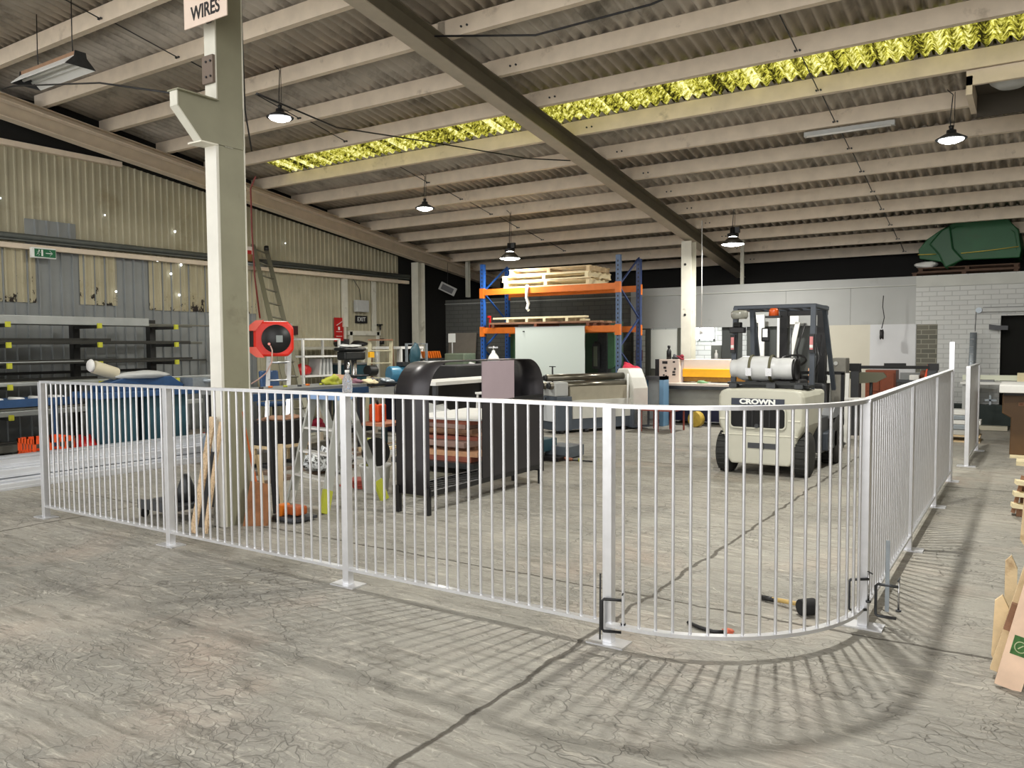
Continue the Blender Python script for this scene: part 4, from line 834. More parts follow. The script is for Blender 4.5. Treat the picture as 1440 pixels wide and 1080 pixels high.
# long flat bench with blue edge left of the arch
t = thing('workbench', 'long workbench with a blue steel edge behind the step ladder', 'workbench', (-8.5, 7.6, 0)); obj('top', B().bb(-8.95, -8.2, 6.3, 8.6, .88, .93), grey, t); obj('edge_beam', B().bb(-8.2, -8.16, 6.3, 8.6, .80, .89), steelblue, t)
for x in (-8.9, -8.25):
    for y in (6.4, 8.5): obj('leg', B().bb(x-.03, x+.03, y-.03, y+.03, 0, .88), dgrey, t)
obj('lower_shelf', B().bb(-8.9, -8.25, 6.4, 8.5, .3, .33), galv, t)
for i in range(9): solo('bench_fixture', B().cyl((-8.6+.04*(i % 3), 6.5+.22*i, .93), (-8.6+.04*(i % 3), 6.5+.22*i, .955), .03, None, 10), [orange, lime, steel][i % 3], '%s small fixture on the blue edged bench, counted from its near end' % ORD[i], 'fixture', (-8.6, 6.5+.22*i, .93), 'fixtures on the blue edged bench')
t = thing('tool_box', 'black tool box under the blue edged bench', 'tool box', (-7.9, 6.5, 0)); obj('box', B().bb(-8.05, -7.65, 6.35, 7.0, .28, .58), black, t, bevel=.01); obj('contents', B().blob((-7.85, 6.65, .55), (.36, .55, .08), 21, .2), oldw, t); obj('stand_frame', B().bb(-8.05, -7.65, 6.35, 7.0, .24, .28).bb(-8.03, -8.0, 6.4, 6.43, 0, .24).bb(-7.7, -7.67, 6.4, 6.43, 0, .24).bb(-7.7, -7.67, 6.92, 6.95, 0, .24).bb(-8.03, -8.0, 6.92, 6.95, 0, .24), timber, t)
for i, (x, y, z, m_, lab) in enumerate(((-8.5, 6.9, .33, red, 'red bag on the lower shelf of the blue edged bench'), (-8.45, 7.8, .33, mat('crimson_cloth', rgb(150,26,50), .8), 'crimson cloth on the lower shelf of the blue edged bench'), (-8.5, 8.2, .93, lime, 'lime coloured cloth on the blue edged bench'), (-8.6, 8.45, .93, mat('tan_cloth', rgb(180,140,110), .8), 'tan rag on the far end of the blue edged bench'))):
    solo('cloth', B().blob((x, y, z), (.2, .3, .14), 30+i, .22), m_, lab, 'cloth', (x, y, z))
solo('mesh_bundle', B().blob((-6.9, 6.6, 0), (.4, .5, .3), 41, .3), mat('white_wire', rgb(200,204,206), .5, .2, .3, 40, dark=rgb(60,60,60), thr=.5, soft=.05), 'tangled white wire bundle on the floor behind the step ladder', 'wire bundle', (-6.9, 6.6, 0))
# frames laid flat on the floor
for i, (y0, y1, x0, x1, z) in enumerate(((5.6, 7.0, -7.5, -6.9, 0), (5.9, 7.4, -8.0, -7.5, 0), (7.3, 8.6, -8.05, -7.6, 0))):
    b = B(); b.bb(x0, x0+.04, y0, y1, z, z+.04).bb(x1-.04, x1, y0, y1, z, z+.04)
    for k in range(4): y = y0+(y1-y0-.04)*k/3; b.bb(x0, x1, y, y+.04, z, z+.04)
    solo('flat_frame', b, [mat('tan_steel', rgb(120,100,84), .6), steel, mat('tan_steel2', rgb(140,120,104), .6)][i], ['tan flat steel frame on the floor behind the column, nearest', 'dark flat steel frame on the floor behind the column, middle', 'tan flat steel frame on the floor behind the blue edged bench'][i], 'steel frame', ((x0+x1)/2, (y0+y1)/2, z), 'flat frames on the floor')
for i in range(6):
    solo('rail_length', B().bb(-7.2-.14*i, -7.13-.14*i, 8.1, 10.2, 0, .06), [palew, lgrey, timber][i % 3], '%s rail length lying on the floor before the dark cabinet, from the right' % ORD[i], 'rail', (-7.16-.14*i, 9, 0), 'rail lengths on the floor')
# far left bench area by the wall
t = thing('shelving_unit', 'white framed shelving unit by the left wall right of the long ladder', 'shelving', (-11.3, 10.3, 0))
for x in (-11.5, -11.05):
    for y in (9.95, 10.85): obj('upright', B().bb(x-.02, x+.02, y-.02, y+.02, 0, 1.63), white, t)
for z in (1.6, 1.28, .92, .5): obj('shelf', B().bb(-11.52, -11.03, 9.95, 10.85, z, z+.03), white if z != .5 else grey, t)
for i in range(4): solo('leaning_sheet', B().box((-11.28+.0*i, 10.45+.09*i, 1.1), (.3, .05, .3), (-.12+.05*i, 0, 0)), lgrey, '%s grey sheet standing on the white shelving unit, from the left' % ORD[i], 'sheet', (-11.28, 10.45+.09*i, .95), 'grey sheets on the shelving unit')
solo('tool_bag', B().blob((-11.25, 10.12, .95), (.26, .3, .25), 51, .1), red, 'red tool bag on the white shelving unit', 'bag', (-11.25, 10.12, .95))
solo('dark_upright', B().bb(-11.0, -10.93, 10.92, 11.0, 0, 1.62), black, 'black upright beside the white shelving unit', 'upright', (-10.96, 10.96, 0))
t = thing('cabinet', 'teal cabinet between the white shelving and the drill press', 'cabinet', (-11.0, 11.4, 0)); obj('carcass', B().bb(-11.45, -11.05, 11.05, 11.75, 0, 1.12), teal, t, bevel=.01); obj('top_slab', B().bb(-11.47, -11.03, 11.03, 11.77, 1.12, 1.15), grey, t)
t = thing('overhead_shelf', 'pale shelf with black helmets behind the drill press', 'shelf', (-11.8, 11.7, 1.3)); obj('board', B().bb(-12.5, -11.3, 11.2, 12.3, 1.42, 1.47), creamcol, t); obj('support', B().bb(-11.4, -11.35, 11.8, 11.86, 0, 1.42), creamcol, t); obj('support', B().bb(-11.4, -11.35, 12.2, 12.26, 0, 1.42), creamcol, t)
for i in range(2): solo('black_case', B().blob((-11.6, 11.45+.5*i, 1.47), (.34, .34, .14), 60+i, .05), black, ['left', 'right'][i]+' black rounded case on the pale shelf behind the drill press', 'case', (-11.6, 11.45+.5*i, 1.47), 'black cases on the pale shelf')
t = thing('drill_press', 'dark drill press with a wide head in front of the personnel door', 'drill press', (-9.95, 10.05, 0)); dkm = mat('machine_black', rgb(40,42,42), .45, .2, .1, 20)
obj('base', B().bb(-10.2, -9.7, 9.8, 10.4, 0, .08), dkm, t); obj('column', B().cyl((-9.98, 10.15, .08), (-9.98, 10.15, 1.4), .05, None, 16), chrome, t)
obj('head', B().bb(-10.1, -9.88, 9.85, 10.35, 1.24, 1.40), dkm, t, bevel=.03); obj('belt_cover', B().bb(-10.13, -9.85, 9.8, 10.35, 1.40, 1.46), dkm, t, bevel=.03); obj('table', B().cyl((-9.95, 10.2, .95), (-9.95, 10.2, .98), .2, None, 24), steel, t); obj('quill', B().cyl((-9.92, 9.95, 1.0), (-9.92, 9.95, 1.2), .03), chrome, t); obj('motor', B().cyl((-9.95, 10.45, 1.04), (-9.95, 10.65, 1.04), .1, None, 18), dkm, t, bevel=.01)
obj('switch', B().bb(-9.84, -9.8, 10.36, 10.48, 1.28, 1.38), yellow, t)
solo('plastic_cover', B().blob((-9.97, 10.02, 1.46), (.22, .45, .06), 71, .2), lgrey, 'crumpled pale plastic on top of the drill press', 'cover', (-9.97, 10.02, 1.46))
t = thing('workbench', 'workbench with dark top carrying clutter in front of the drill press', 'workbench', (-9.1, 9.1, 0)); obj('top', B().bb(-9.45, -8.75, 8.75, 10.1, .84, .88), steel, t)
for x in (-9.4, -8.8):
    for y in (8.8, 10.05): obj('leg', B().bb(x-.03, x+.03, y-.03, y+.03, 0, .84), cream, t)
obj('drawer', B().bb(-8.85, -8.74, 8.9, 9.9, .68, .82), lgrey, t)
for i, (y, m_) in enumerate(((8.95, orangep), (9.2, mat('mauve_cloth', rgb(150,110,124), .8)), (9.5, dgrey), (9.8, galv), (9.35, palew))): solo('bench_item', B().blob((-9.05+.05*i, y, .88), (.2, .22, .09), 80+i, .2), m_, ['orange', 'mauve', 'charcoal', 'silver grey', 'pale'][i]+' small item on the dark topped bench', 'small item', (-9.05, y, .88), 'items on the dark topped bench')
# second step ladder
t = thing('step_ladder', 'wooden-sided step ladder standing in front of the left wall door', 'step ladder', (-10.6, 11.5, 0)); sl2 = mat('ladder_cream', rgb(196,190,160), .5)
ft = [(-10.7, 11.2, 0), (-10.35, 11.5, 0)]; tt = [(-10.78, 11.42, 1.6), (-10.48, 11.68, 1.6)]
for a, b_ in zip(ft, tt): obj('front_stile', B().bar(a, b_, .07, .03), sl2, t)
for a, b_ in (((-10.95, 11.65, 0), (-10.8, 11.45, 1.58)), ((-10.6, 11.95, 0), (-10.5, 11.72, 1.58))): obj('rear_stile', B().bar(a, b_, .05, .025), oldw, t)
for k in (.18, .36, .54, .72, .87): obj('tread', B().bar(Vector(ft[0]).lerp(Vector(tt[0]), k), Vector(ft[1]).lerp(Vector(tt[1]), k), .09, .02), sl2, t)
obj('cap', B().bar(Vector(tt[0])+Vector((-.03,-.03,0)), Vector(tt[1])+Vector((.03,.03,0)), .14, .03), oldw, t)
# air compressor and shelf
t = thing('compressor', 'blue round tank compressor beside the step ladder', 'compressor', (-9.2, 10.6, 0)); obj('tank', B().cyl((-9.35, 10.35, .98), (-9.15, 10.85, .98), .15, None, 24), mat('bright_blue_tank', rgb(70,130,160), .35, 0, .1, 10), t, bevel=.02); obj('stand', B().bb(-9.4, -9.0, 10.3, 10.9, 0, .84), navy, t, bevel=.01); obj('pump', B().bb(-9.3, -9.15, 10.5, 10.7, 1.13, 1.2), steel, t)
t = thing('hanging_coat', 'teal work jacket hanging beside the step ladder', 'jacket', (-10.1, 11.95, 1.0)); obj('cloth', B().blob((-10.1, 11.95, 1.12), (.14, .3, .42), 91, .12), teal, t); obj('rail', B().bar((-10.1, 11.7, 1.52), (-10.1, 12.3, 1.52), .02, .02).bb(-10.12, -10.08, 12.28, 12.32, 0, 1.53).bb(-10.12, -10.08, 11.68, 11.72, 0, 1.53), galv, t)
t = thing('shelving_unit', 'white topped shelving at the far end of the left wall', 'shelving', (-10.9, 12.4, 0)); obj('top', B().bb(-11.2, -10.5, 12.0, 12.7, 1.42, 1.47), white, t)
for x in (-11.17, -10.53):
    for y in (12.03, 12.67): obj('upright', B().bb(x-.02, x+.02, y-.02, y+.02, 0, 1.42), white, t)
obj('shelf', B().bb(-11.2, -10.5, 12.0, 12.7, .8, .83), white, t)
for i in range(7): solo('orange_file', B().box((-10.2+.0*i, 12.35+.075*i, 1.3), (.12, .02, .14), (.35, 0, 0)), orange, '%s orange slat leaning in the row left of the green lathe' % ORD[i], 'slat', (-10.2, 12.35+.075*i, 1.23), 'orange slats in a row')
solo('slat_stand', B().bb(-10.3, -10.1, 12.3, 12.9, 1.19, 1.225).bb(-10.28, -10.24, 12.32, 12.36, 0, 1.19).bb(-10.16, -10.12, 12.84, 12.88, 0, 1.19), steel, 'dark stand under the row of orange slats', 'stand', (-10.2, 12.6, 0))
solo('wall_notice', B().bb(-11.02, -10.82, 14.2, 14.21, 1.55, 1.75).bb(-10.93, -10.91, 14.21, 14.23, 0, 1.75), wh, 'white notice on a post by the far left column', 'notice', (-10.92, 14.2, 0))
t = thing('lathe', 'grey green lathe behind the black arch', 'lathe', (-10.0, 12.9, 0)); lg = mat('lathe_green', rgb(104,116,98), .5, 0, .1, 10)
obj('bed', B().bb(-10.0, -8.9, 12.9, 13.25, .8, .95), lg, t, bevel=.01); obj('headstock', B().bb(-10.1, -9.6, 12.88, 13.3, .95, 1.32), lg, t, bevel=.02); obj('tailstock', B().bb(-9.25, -9.05, 12.95, 13.2, .95, 1.2), lg, t, bevel=.02); obj('carriage', B().blob((-9.4, 13.0, .95), (.3, .25, .2), 95, .2), lgrey, t); obj('pedestal', B().bb(-10.1, -9.7, 12.9, 13.25, 0, .8).bb(-9.2, -8.95, 12.9, 13.25, 0, .8), lg, t)
t = thing('jerry_can', 'orange jerry can on a crate left of the arched frame', 'jerry can', (-8.15, 8.75, .4)); obj('can', B().bb(-8.25, -8.05, 8.68, 8.86, .36, .62), orangep, t, bevel=.02); obj('spout', B().cyl((-8.1, 8.72, .62), (-8.1, 8.70, .68), .02), black, t)
t = thing('trestle', 'low trestle with a red brown plank left of the arched frame', 'trestle', (-7.95, 8.9, 0)); obj('plank', B().bb(-8.3, -7.75, 8.5, 9.06, .32, .36), mat('redwood', rgb(186,122,92), .7, 0, .12, 10), t); obj('leg', B().bb(-8.25, -8.2, 8.52, 8.56, 0, .32).bb(-7.85, -7.8, 8.52, 8.56, 0, .32), teal, t); obj('leg', B().bb(-8.25, -8.2, 9.0, 9.04, 0, .32).bb(-7.85, -7.8, 9.0, 9.04, 0, .32), teal, t)

# ---------------------------------------------------------------- forklift
FXc = -2.53
fk = thing('forklift', 'cream counterbalance forklift parked inside the fence with its rear to the camera', 'forklift', (FXc, 9.8, 0))
fbody = mat('forklift_cream', rgb(192,191,176), .42, 0, .04, 5, dark=rgb(128,124,106), thr=.68, soft=.05); ffr = mat('forklift_charcoal', rgb(66,72,80), .4, .2, .06, 10); tyre = mat('tyre', rgb(44,44,42), .85, 0, .15, 25, .4, 30)
def sec(y, s, dz=0, hwb=.34):
    o = [(.0, .13), (hwb, .13), (hwb+.05, .2), (.41, .42), (.485, .58), (.49, .82), (.485, .9), (.455, .955), (.40, .975), (0, .985)]
    o = [(x*s, z+dz) for x, z in o]
    full = [(-x, z) for x, z in o[::-1]][:-1] + o[0:] if False else [(x, z) for x, z in o] + [(-x, z) for x, z in o[::-1][1:-1]]
    return [(FXc+x, y, z) for x, z in full]
def loft(rings):
    b = B(); R = [[b.bm.verts.new(p) for p in r] for r in rings]; n = len(R[0])
    for a, c in zip(R, R[1:]):
        for k in range(n): b.bm.faces.new((a[k], a[(k+1)%n], c[(k+1)%n], c[k])).smooth = False
    b.bm.faces.new(R[0][::-1]); b.bm.faces.new(R[-1]); return b
cw = loft([sec(8.93, .93, 0), sec(8.97, .985, 0), sec(9.06, 1, 0), sec(9.45, 1, 0), sec(9.75, .99, -.01)])
# cut the radiator opening with a recessed rounded frame built on the rear face
o = obj('counterweight', cw, fbody, fk, bevel=.018)
def rrect(x0, x1, z0, z1, r, n=5):
    p = []
    for cx_, cz_, a0 in ((x1-r, z1-r, 0), (x0+r, z1-r, 90), (x0+r, z0+r, 180), (x1-r, z0+r, 270)):
        for i in range(n+1): a = math.radians(a0+90*i/n); p.append((cx_+r*math.cos(a), cz_+r*math.sin(a)))
    return p
obj('radiator_opening', B().prism(rrect(-2.85, -2.25, .55, .765, .04), 8.915, 8.96, 'Y'), mat('deep_black', rgb(8,8,9), .8), fk)
fr_ = B(); a_ = rrect(-2.865, -2.235, .535, .78, .05); b__ = rrect(-2.85, -2.25, .55, .765, .04)
va = [[fr_.bm.verts.new((x, y, z)) for x, z in pp] for pp, y in ((a_, 8.925), (a_, 8.905), (b__, 8.905), (b__, 8.925))]
for q in range(3):
    for k in range(len(a_)): fr_.bm.faces.new((va[q][k], va[q][(k+1)%len(a_)], va[q+1][(k+1)%len(a_)], va[q+1][k]))
obj('opening_rim', fr_, fbody, fk)
gr = obj('grille_bars', B().bb(-2.61, -2.605, 8.908, 8.914, .56, .76).bb(-2.42, -2.415, 8.908, 8.914, .56, .76).cyl((-2.555, 8.912, .57), (-2.555, 8.89, .57), .025, None, 12), steel, fk)
pl = obj('name_plate', B().bb(-2.85, -2.26, 8.918, 8.93, .80, .875), mat('plate_blue_black', rgb(48,54,68), .4), fk)
text('CROWN', .075, wh, pl, (-2.555, 8.915, .838), (1,0,0), (0,0,1), sx=1.35, bold=.004)
obj('belt_line', B().bb(-2.985, -2.88, 8.921, 8.94, .63, .645).bb(-2.22, -2.09, 8.921, 8.94, .63, .645).bb(-2.96, -2.11, 8.922, 8.94, .46, .468), mat('seam_line_pale', rgb(226,224,208), .5), fk)
obj('tow_slot', B().bb(-2.66, -2.32, 8.921, 8.94, .315, .375), dgrey, fk); obj('tow_pin', B().cyl((-2.49, 8.915, .31), (-2.49, 8.915, .38), .012, None, 8), black, fk)
obj('chassis', B().bb(FXc-.5, FXc+.5, 9.7, 10.75, .2, .62).bb(FXc-.3, FXc+.3, 9.2, 10.7, .12, .3), dgrey, fk, bevel=.01)
obj('bonnet', B().bb(FXc-.42, FXc+.42, 9.75, 10.25, .6, .93), fbody, fk, bevel=.04); obj('side_step', B().bb(FXc+.42, FXc+.56, 9.78, 10.3, .22, .44), ffr, fk, bevel=.02)
obj('front_cowl', B().bb(FXc-.42, FXc+.36, 10.5, 10.7, .5, .98), dgrey, fk, bevel=.03); obj('fender', B().prism([(10.05, .62), (10.2, .72), (10.5, .74), (10.72, .62), (10.72, .58), (10.05, .58)], FXc+.36, FXc+.55, 'X').prism([(10.05, .62), (10.2, .72), (10.5, .74), (10.72, .62), (10.72, .58), (10.05, .58)], FXc-.55, FXc-.36, 'X'), mat('fender_grey', rgb(120,122,126), .4), fk, bevel=.01)
def tyre_(x, y, r, w_, lab):
    o = obj('wheel', B().lathe((x, y, r), [(r*.55, -w_/2), (r*.93, -w_/2), (r, -w_/2+.025), (r, w_/2-.025), (r*.93, w_/2), (r*.55, w_/2)], 28, 'X'), tyre, fk)
    obj('hub', B().lathe((x, y, r), [(0, -w_/2+.02), (r*.5, -w_/2+.02), (r*.56, -w_/2), (r*.56, w_/2), (r*.5, w_/2-.02), (0, w_/2-.02)], 20, 'X'), fbody, o)
    tb = B()
    for i in range(22):
        a = 2*PI*i/22; tb.box((x, y+(r+.002)*math.cos(a), r+(r+.002)*math.sin(a)), (w_*.8, .02, .014), (a-PI/2+.0, 0, 0))
    obj('tread_lugs', tb, tyre, o)
for sx in (-1, 1): tyre_(FXc+sx*.43, 9.16, .245, .15, 'rear'); tyre_(FXc+sx*.46, 10.42, .31, .2, 'front')
# overhead guard
def post_(p): return obj('guard_post', p, ffr, fk)
gz = 1.93
for sx in (-1, 1):
    post_(B().bar((FXc-.05+sx*.46, 9.58, .93), (FXc-.05+sx*.455, 9.66, gz), .055, .06, (0,1,0)))
    post_(B().bar((FXc-.03+sx*.46, 10.72, .9), (FXc-.05+sx*.44, 10.3, gz-.02), .05, .05, (0,1,0)))
obj('guard_roof', B().bar((FXc-.53, 9.66, gz), (FXc+.44, 9.66, gz), .06, .05).bar((FXc-.51, 10.36, gz-.01), (FXc+.42, 10.36, gz-.01), .05, .045).bar((FXc-.5, 9.66, gz), (FXc-.5, 10.36, gz-.01), .05, .05).bar((FXc+.41, 9.66, gz), (FXc+.41, 10.36, gz-.01), .05, .05), ffr, fk, bevel=.01)
for k in range(5): x = FXc-.37+.16*k; obj('guard_bar', B().bar((x, 9.66, gz-.005), (x, 10.36, gz-.015), .025, .02), black, fk)
for sx in (-1, 1): 
    obj('tail_light', B().bb(FXc-.05+sx*.46-.028, FXc-.05+sx*.46+.028, 9.54, 9.6, 1.38, 1.6), black, fk); obj('light_lens', B().bb(FXc-.05+sx*.46-.018, FXc-.05+sx*.46+.018, 9.532, 9.54, 1.42, 1.57), mat('tail_lens', rgb(214,130,130), .3), fk); obj('light_lens', B().bb(FXc-.05+sx*.46-.018, FXc-.05+sx*.46+.018, 9.53, 9.54, 1.44, 1.475), white, fk)
obj('beacon', B().lathe((FXc-.04, 9.62, gz-.11), [(0, 0), (.06, 0), (.055, .07), (.04, .09), (0, .09)], 16), mat('beacon_amber', rgb(214,92,40), .25), fk); obj('beacon_bracket', B().bb(FXc-.13, FXc+.05, 9.57, 9.68, gz-.135, gz-.11), black, fk)
obj('work_light', B().lathe((FXc-.42, 9.52, 1.79), [(0, 0), (.085, 0), (.1, .03), (.1, .08), (.08, .1), (0, .1)], 16), mat('clear_lamp', rgb(150,150,140), .2), fk); obj('light_arm', B().bar((FXc-.5, 9.58, 1.72), (FXc-.4, 9.52, 1.72), .05, .06).bb(FXc-.54, FXc-.36, 9.5, 9.6, 1.62, 1.69), black, fk, bevel=.01)
obj('mirror', B().box((FXc-.2, 9.85, 1.6), (.1, .03, .17)), black, fk, bevel=.02); obj('mirror_glass', B().box((FXc-.2, 9.832, 1.62), (.06, .006, .1)), chrome, fk)
obj('inner_post', B().bar((FXc-.3, 9.72, .98), (FXc-.33, 9.72, gz-.02), .045, .04), ffr, fk)
obj('seat', B().bb(FXc-.24, FXc+.24, 9.8, 10.2, .95, 1.05).bb(FXc-.22, FXc+.22, 9.8, 9.87, 1.05, 1.32), black, fk, bevel=.04)
obj('steering_wheel', B().tube([(FXc+.0+.16*math.cos(a), 10.38+.13*math.sin(a), 1.27+.07*math.sin(a)) for a in [2*PI*i/24 for i in range(24)]], .014, 8, close=True).cyl((FXc, 10.38, 1.27), (FXc, 10.52, .95), .025), black, fk)
# mast and forks
for sx in (-1, 1):
    obj('mast_rail', B().bb(FXc+sx*.24-.05, FXc+sx*.24+.05, 10.84, 10.98, .06, 1.98), black, fk); obj('lift_cylinder', B().cyl((FXc+sx*.16, 10.84, .1), (FXc+sx*.16, 10.84, 1.7), .03), steel, fk)
obj('mast_crossbar', B().bb(FXc-.3, FXc+.3, 10.86, 10.96, 1.86, 1.97), black, fk); obj('mast_crossbar', B().bb(FXc-.3, FXc+.3, 10.86, 10.96, 1.0, 1.06), black, fk)
obj('carriage', B().bb(FXc-.5, FXc+.5, 11.0, 11.05, .12, .2).bb(FXc-.5, FXc+.5, 11.0, 11.05, .42, .5).bb(FXc-.5, FXc-.46, 11.0, 11.04, .42, 1.1).bb(FXc+.46, FXc+.5, 11.0, 11.04, .42, 1.1).bb(FXc-.5, FXc+.5, 11.0, 11.04, 1.08, 1.12), black, fk)
for sx in (-1, 1): obj('fork', B().bb(FXc+sx*.28-.05, FXc+sx*.28+.05, 11.05, 11.09, .03, .5).bb(FXc+sx*.28-.05, FXc+sx*.28+.05, 11.05, 12.1, .03, .065), steel, fk)
obj('tilt_hose', B().tube([(FXc+.02, 10.8, .9), (FXc-.03, 10.7, 1.4), (FXc+.05, 10.8, 1.75)], .012, 6), black, fk); obj('tilt_hose', B().tube([(FXc+.36, 9.9, 1.1), (FXc+.42, 9.9, 1.3), (FXc+.33, 10.1, 1.5)], .012, 6), black, fk)
obj('control_lever', B().bar((FXc+.3, 10.3, 1.0), (FXc+.34, 10.28, 1.52), .03, .03).bb(FXc+.28, FXc+.38, 10.24, 10.3, 1.34, 1.37).bb(FXc+.29, FXc+.36, 10.24, 10.3, 1.5, 1.6), black, fk)
# gas bottle on its cradle
g = thing('gas_bottle', 'white gas bottle strapped across the back of the forklift', 'gas bottle', (FXc, 9.3, 1.06))
gy = mat('bottle_grey_white', rgb(206,208,208), .4, 0, .04, 8)
obj('shell', B().lathe((FXc-.44, 9.32, 1.2), [(0, 0), (.1, 0), (.105, .015), (.105, .06), (.12, .09), (.14, .13), (.145, .17), (.145, .42), (.14, .47), (.125, .51), (.12, .56), (.125, .58), (.125, .67), (.12, .69), (.12, .72), (0, .72)], 32, 'X'), gy, g)
obj('collar', B().lathe((FXc+.275, 9.32, 1.2), [(.11, 0), (.125, 0), (.125, .03), (.11, .03), (.1, .01), (.0, .01)][::-1], 28, 'X'), black, g)
for i, x in enumerate((FXc-.2, FXc+.03)):
    s_ = obj('strap', B().lathe((x-.03, 9.32, 1.205), [(.149, 0), (.154, 0), (.154, .06), (.149, .06)], 32, 'X') if False else B().tube([(x, 9.32+.15*math.cos(a), 1.2+.15*math.sin(a)) for a in [2*PI*k/28 for k in range(28)]], .016, 6, close=True), mat('strap_khaki', rgb(92,90,66), .6), g); obj('buckle', B().bb(x-.035, x+.035, 9.15, 9.17, 1.12, 1.21), chrome, s_)
obj('cradle', B().bb(FXc-.44, FXc+.46, 9.2, 9.5, .985, 1.015).bb(FXc-.25, FXc-.12, 9.2, 9.45, 1.015, 1.06).bb(FXc+.12, FXc+.26, 9.2, 9.45, 1.015, 1.06).bar((FXc-.44, 9.16, 1.035), (FXc+.46, 9.16, 1.035), .03, .03), dkm if 'dkm' in globals() else black, fk)
obj('hinge_blocks', B().bb(FXc-.4, FXc-.32, 9.1, 9.2, .985, 1.03).bb(FXc+.02, FXc+.12, 9.1, 9.2, .985, 1.04).bb(FXc+.33, FXc+.42, 9.1, 9.2, .985, 1.03), steel, fk)

# ---------------------------------------------------------------- pallet racking
RY0, RY1, RXL, RXR = 13.3, 14.2, -9.41, -6.36
t = thing('pallet_rack', 'pallet rack with blue frames and orange beams by the back wall', 'pallet rack', ((RXL+RXR)/2, 13.7, 0))
drk = mat('rack_dark_blue', rgb(44,62,104), .45, 0, .1, 12)
for x, m1, m2 in ((RXL, blue, blue), (RXR, mat('rack_grey_blue', rgb(84,104,134), .45, 0, .1, 12), drk)):
    for y, m_ in ((RY0, m1), (RY1, m2)):
        u = obj('upright', B().bb(x-.045, x+.045, y-.035, y+.035, 0, 3.13), m_, t); h = B()
        for k in range(36): h.bb(x-.012, x+.012, y-.037, y-.0355, .2+.08*k, .235+.08*k)
        obj('slots', h, black, u); obj('foot_plate', B().bb(x-.07, x+.07, y-.06, y+.06, 0, .01), m_, u)
    for k in range(5):
        z0, z1 = .25+.58*k, .83+.58*k; a, b_ = (RY0, RY1) if k % 2 == 0 else (RY1, RY0); obj('frame_brace', B().bar((x, a, z0), (x, b_, z1), .03, .025), m2, t)
for z, in ((2.5,), (1.72,)):
    for y in (RY0-.02, RY1+.02):
        bm_ = obj('beam', B().bb(RXL+.03, RXR-.03, y-.025, y+.025, z, z+.12), orange, t, bevel=.004)
        for x in (RXL, RXR): obj('end_bracket', B().bb(x-.05, x+.05, y-.04, y+.03, z-.06, z+.14), orange, bm_)
# yellow lights off; loads
def pallet(name, label, x, y, z, L_=1.1, W_=.9, m_=timber, nb=5, rz=0, th=.022, h=.12, cat='pallet', group=None, bearers=3):
    t = thing(name, label, cat, (x, y, z), rz, group); M = Matrix.Translation((x, y, z)) @ Matrix.Rotation(rz, 4, 'Z')
    for k in range(nb):
        b = B(); yy = -W_/2+.05+(W_-.1)*k/(nb-1); b.bb(-L_/2, L_/2, yy-.045, yy+.045, h-th, h); b.bm.transform(M); obj('deck_board', b, m_, t)
    for k in range(bearers):
        b = B(); xx = -L_/2+.05+(L_-.1)*k/(bearers-1); b.bb(xx-.035, xx+.035, -W_/2, W_/2, th, h-th); b.bm.transform(M); obj('bearer', b, m_, t)
    for k in range(3):
        b = B(); yy = -W_/2+.05+(W_-.1)*k/2; b.bb(-L_/2, L_/2, yy-.045, yy+.045, 0, th); b.bm.transform(M); obj('bottom_board', b, m_, t)
    return t
pallet('pallet', 'lower long pale pallet on the upper orange beams', -7.95, 13.75, 2.62, 1.9, .9, palew, 5, .05)
pallet('pallet', 'middle long pale pallet on the upper orange beams', -7.95, 13.75, 2.745, 2.0, .9, palew, 5, -.03)
pallet('pallet', 'topmost long pale pallet on the upper orange beams', -7.9, 13.8, 2.87, 1.8, .9, timber, 5, .03)
solo('white_strap', B().tube([(-8.3, 13.24, 2.66), (-8.3, 13.22, 2.52), (-8.31, 13.22, 2.42), (-8.27, 13.23, 2.3), (-8.3, 13.22, 2.2), (-8.26, 13.22, 2.16)], .03, 7), white, 'white strap of plastic hanging from the loads on the upper orange beam', 'strap', (-8.3, 13.23, 2.3))
for i in range(5):
    solo('long_board', B().bb(-9.1+.05*i, -7.0-.12*i, 13.2+.17*i, 13.34+.17*i, 2.0, 2.035), palew, 'pale long board on the lower rack level, %s from the front' % ORD[i], 'board', (-8, 13.27+.17*i, 2.0), 'pale boards on the lower rack level')
for i, x in enumerate((-8.75, -8.3, -7.9, -7.4)): solo('spacer', B().bb(x-.03, x+.03, 13.2, 14.1, 1.935, 2.0), palew, 'pale spacer batten under the long boards on the lower rack level, %s from left' % ORD[i], 'batten', (x, 13.6, 1.935), 'spacer battens on the lower rack level')
for i in range(3): solo('dark_board', B().bb(-9.2, -6.7, 13.2+.33*i, 13.38+.33*i, 1.9, 1.935), oldw, 'weathered brown board on the lower rack level, %s from the front' % ORD[i], 'board', (-8, 13.3+.33*i, 1.9), 'brown boards on the lower rack level')
for i, x in enumerate((-9.1, -8.1, -6.95)): solo('spacer', B().bb(x-.03, x+.03, 13.2, 14.1, 1.84, 1.9), brownw, 'brown spacer resting on the lower orange beams, %s from left' % ORD[i], 'batten', (x, 13.6, 1.84), 'brown spacers on the lower rack beams')
solo('clamp_red', B().bb(-9.24, -9.215, 13.26, 13.30, 1.84, 2.08).bb(-9.24, -9.215, 13.2, 13.26, 2.04, 2.08), red, 'small red clamp on the left of the lower rack level', 'clamp', (-9.22, 13.28, 1.84))
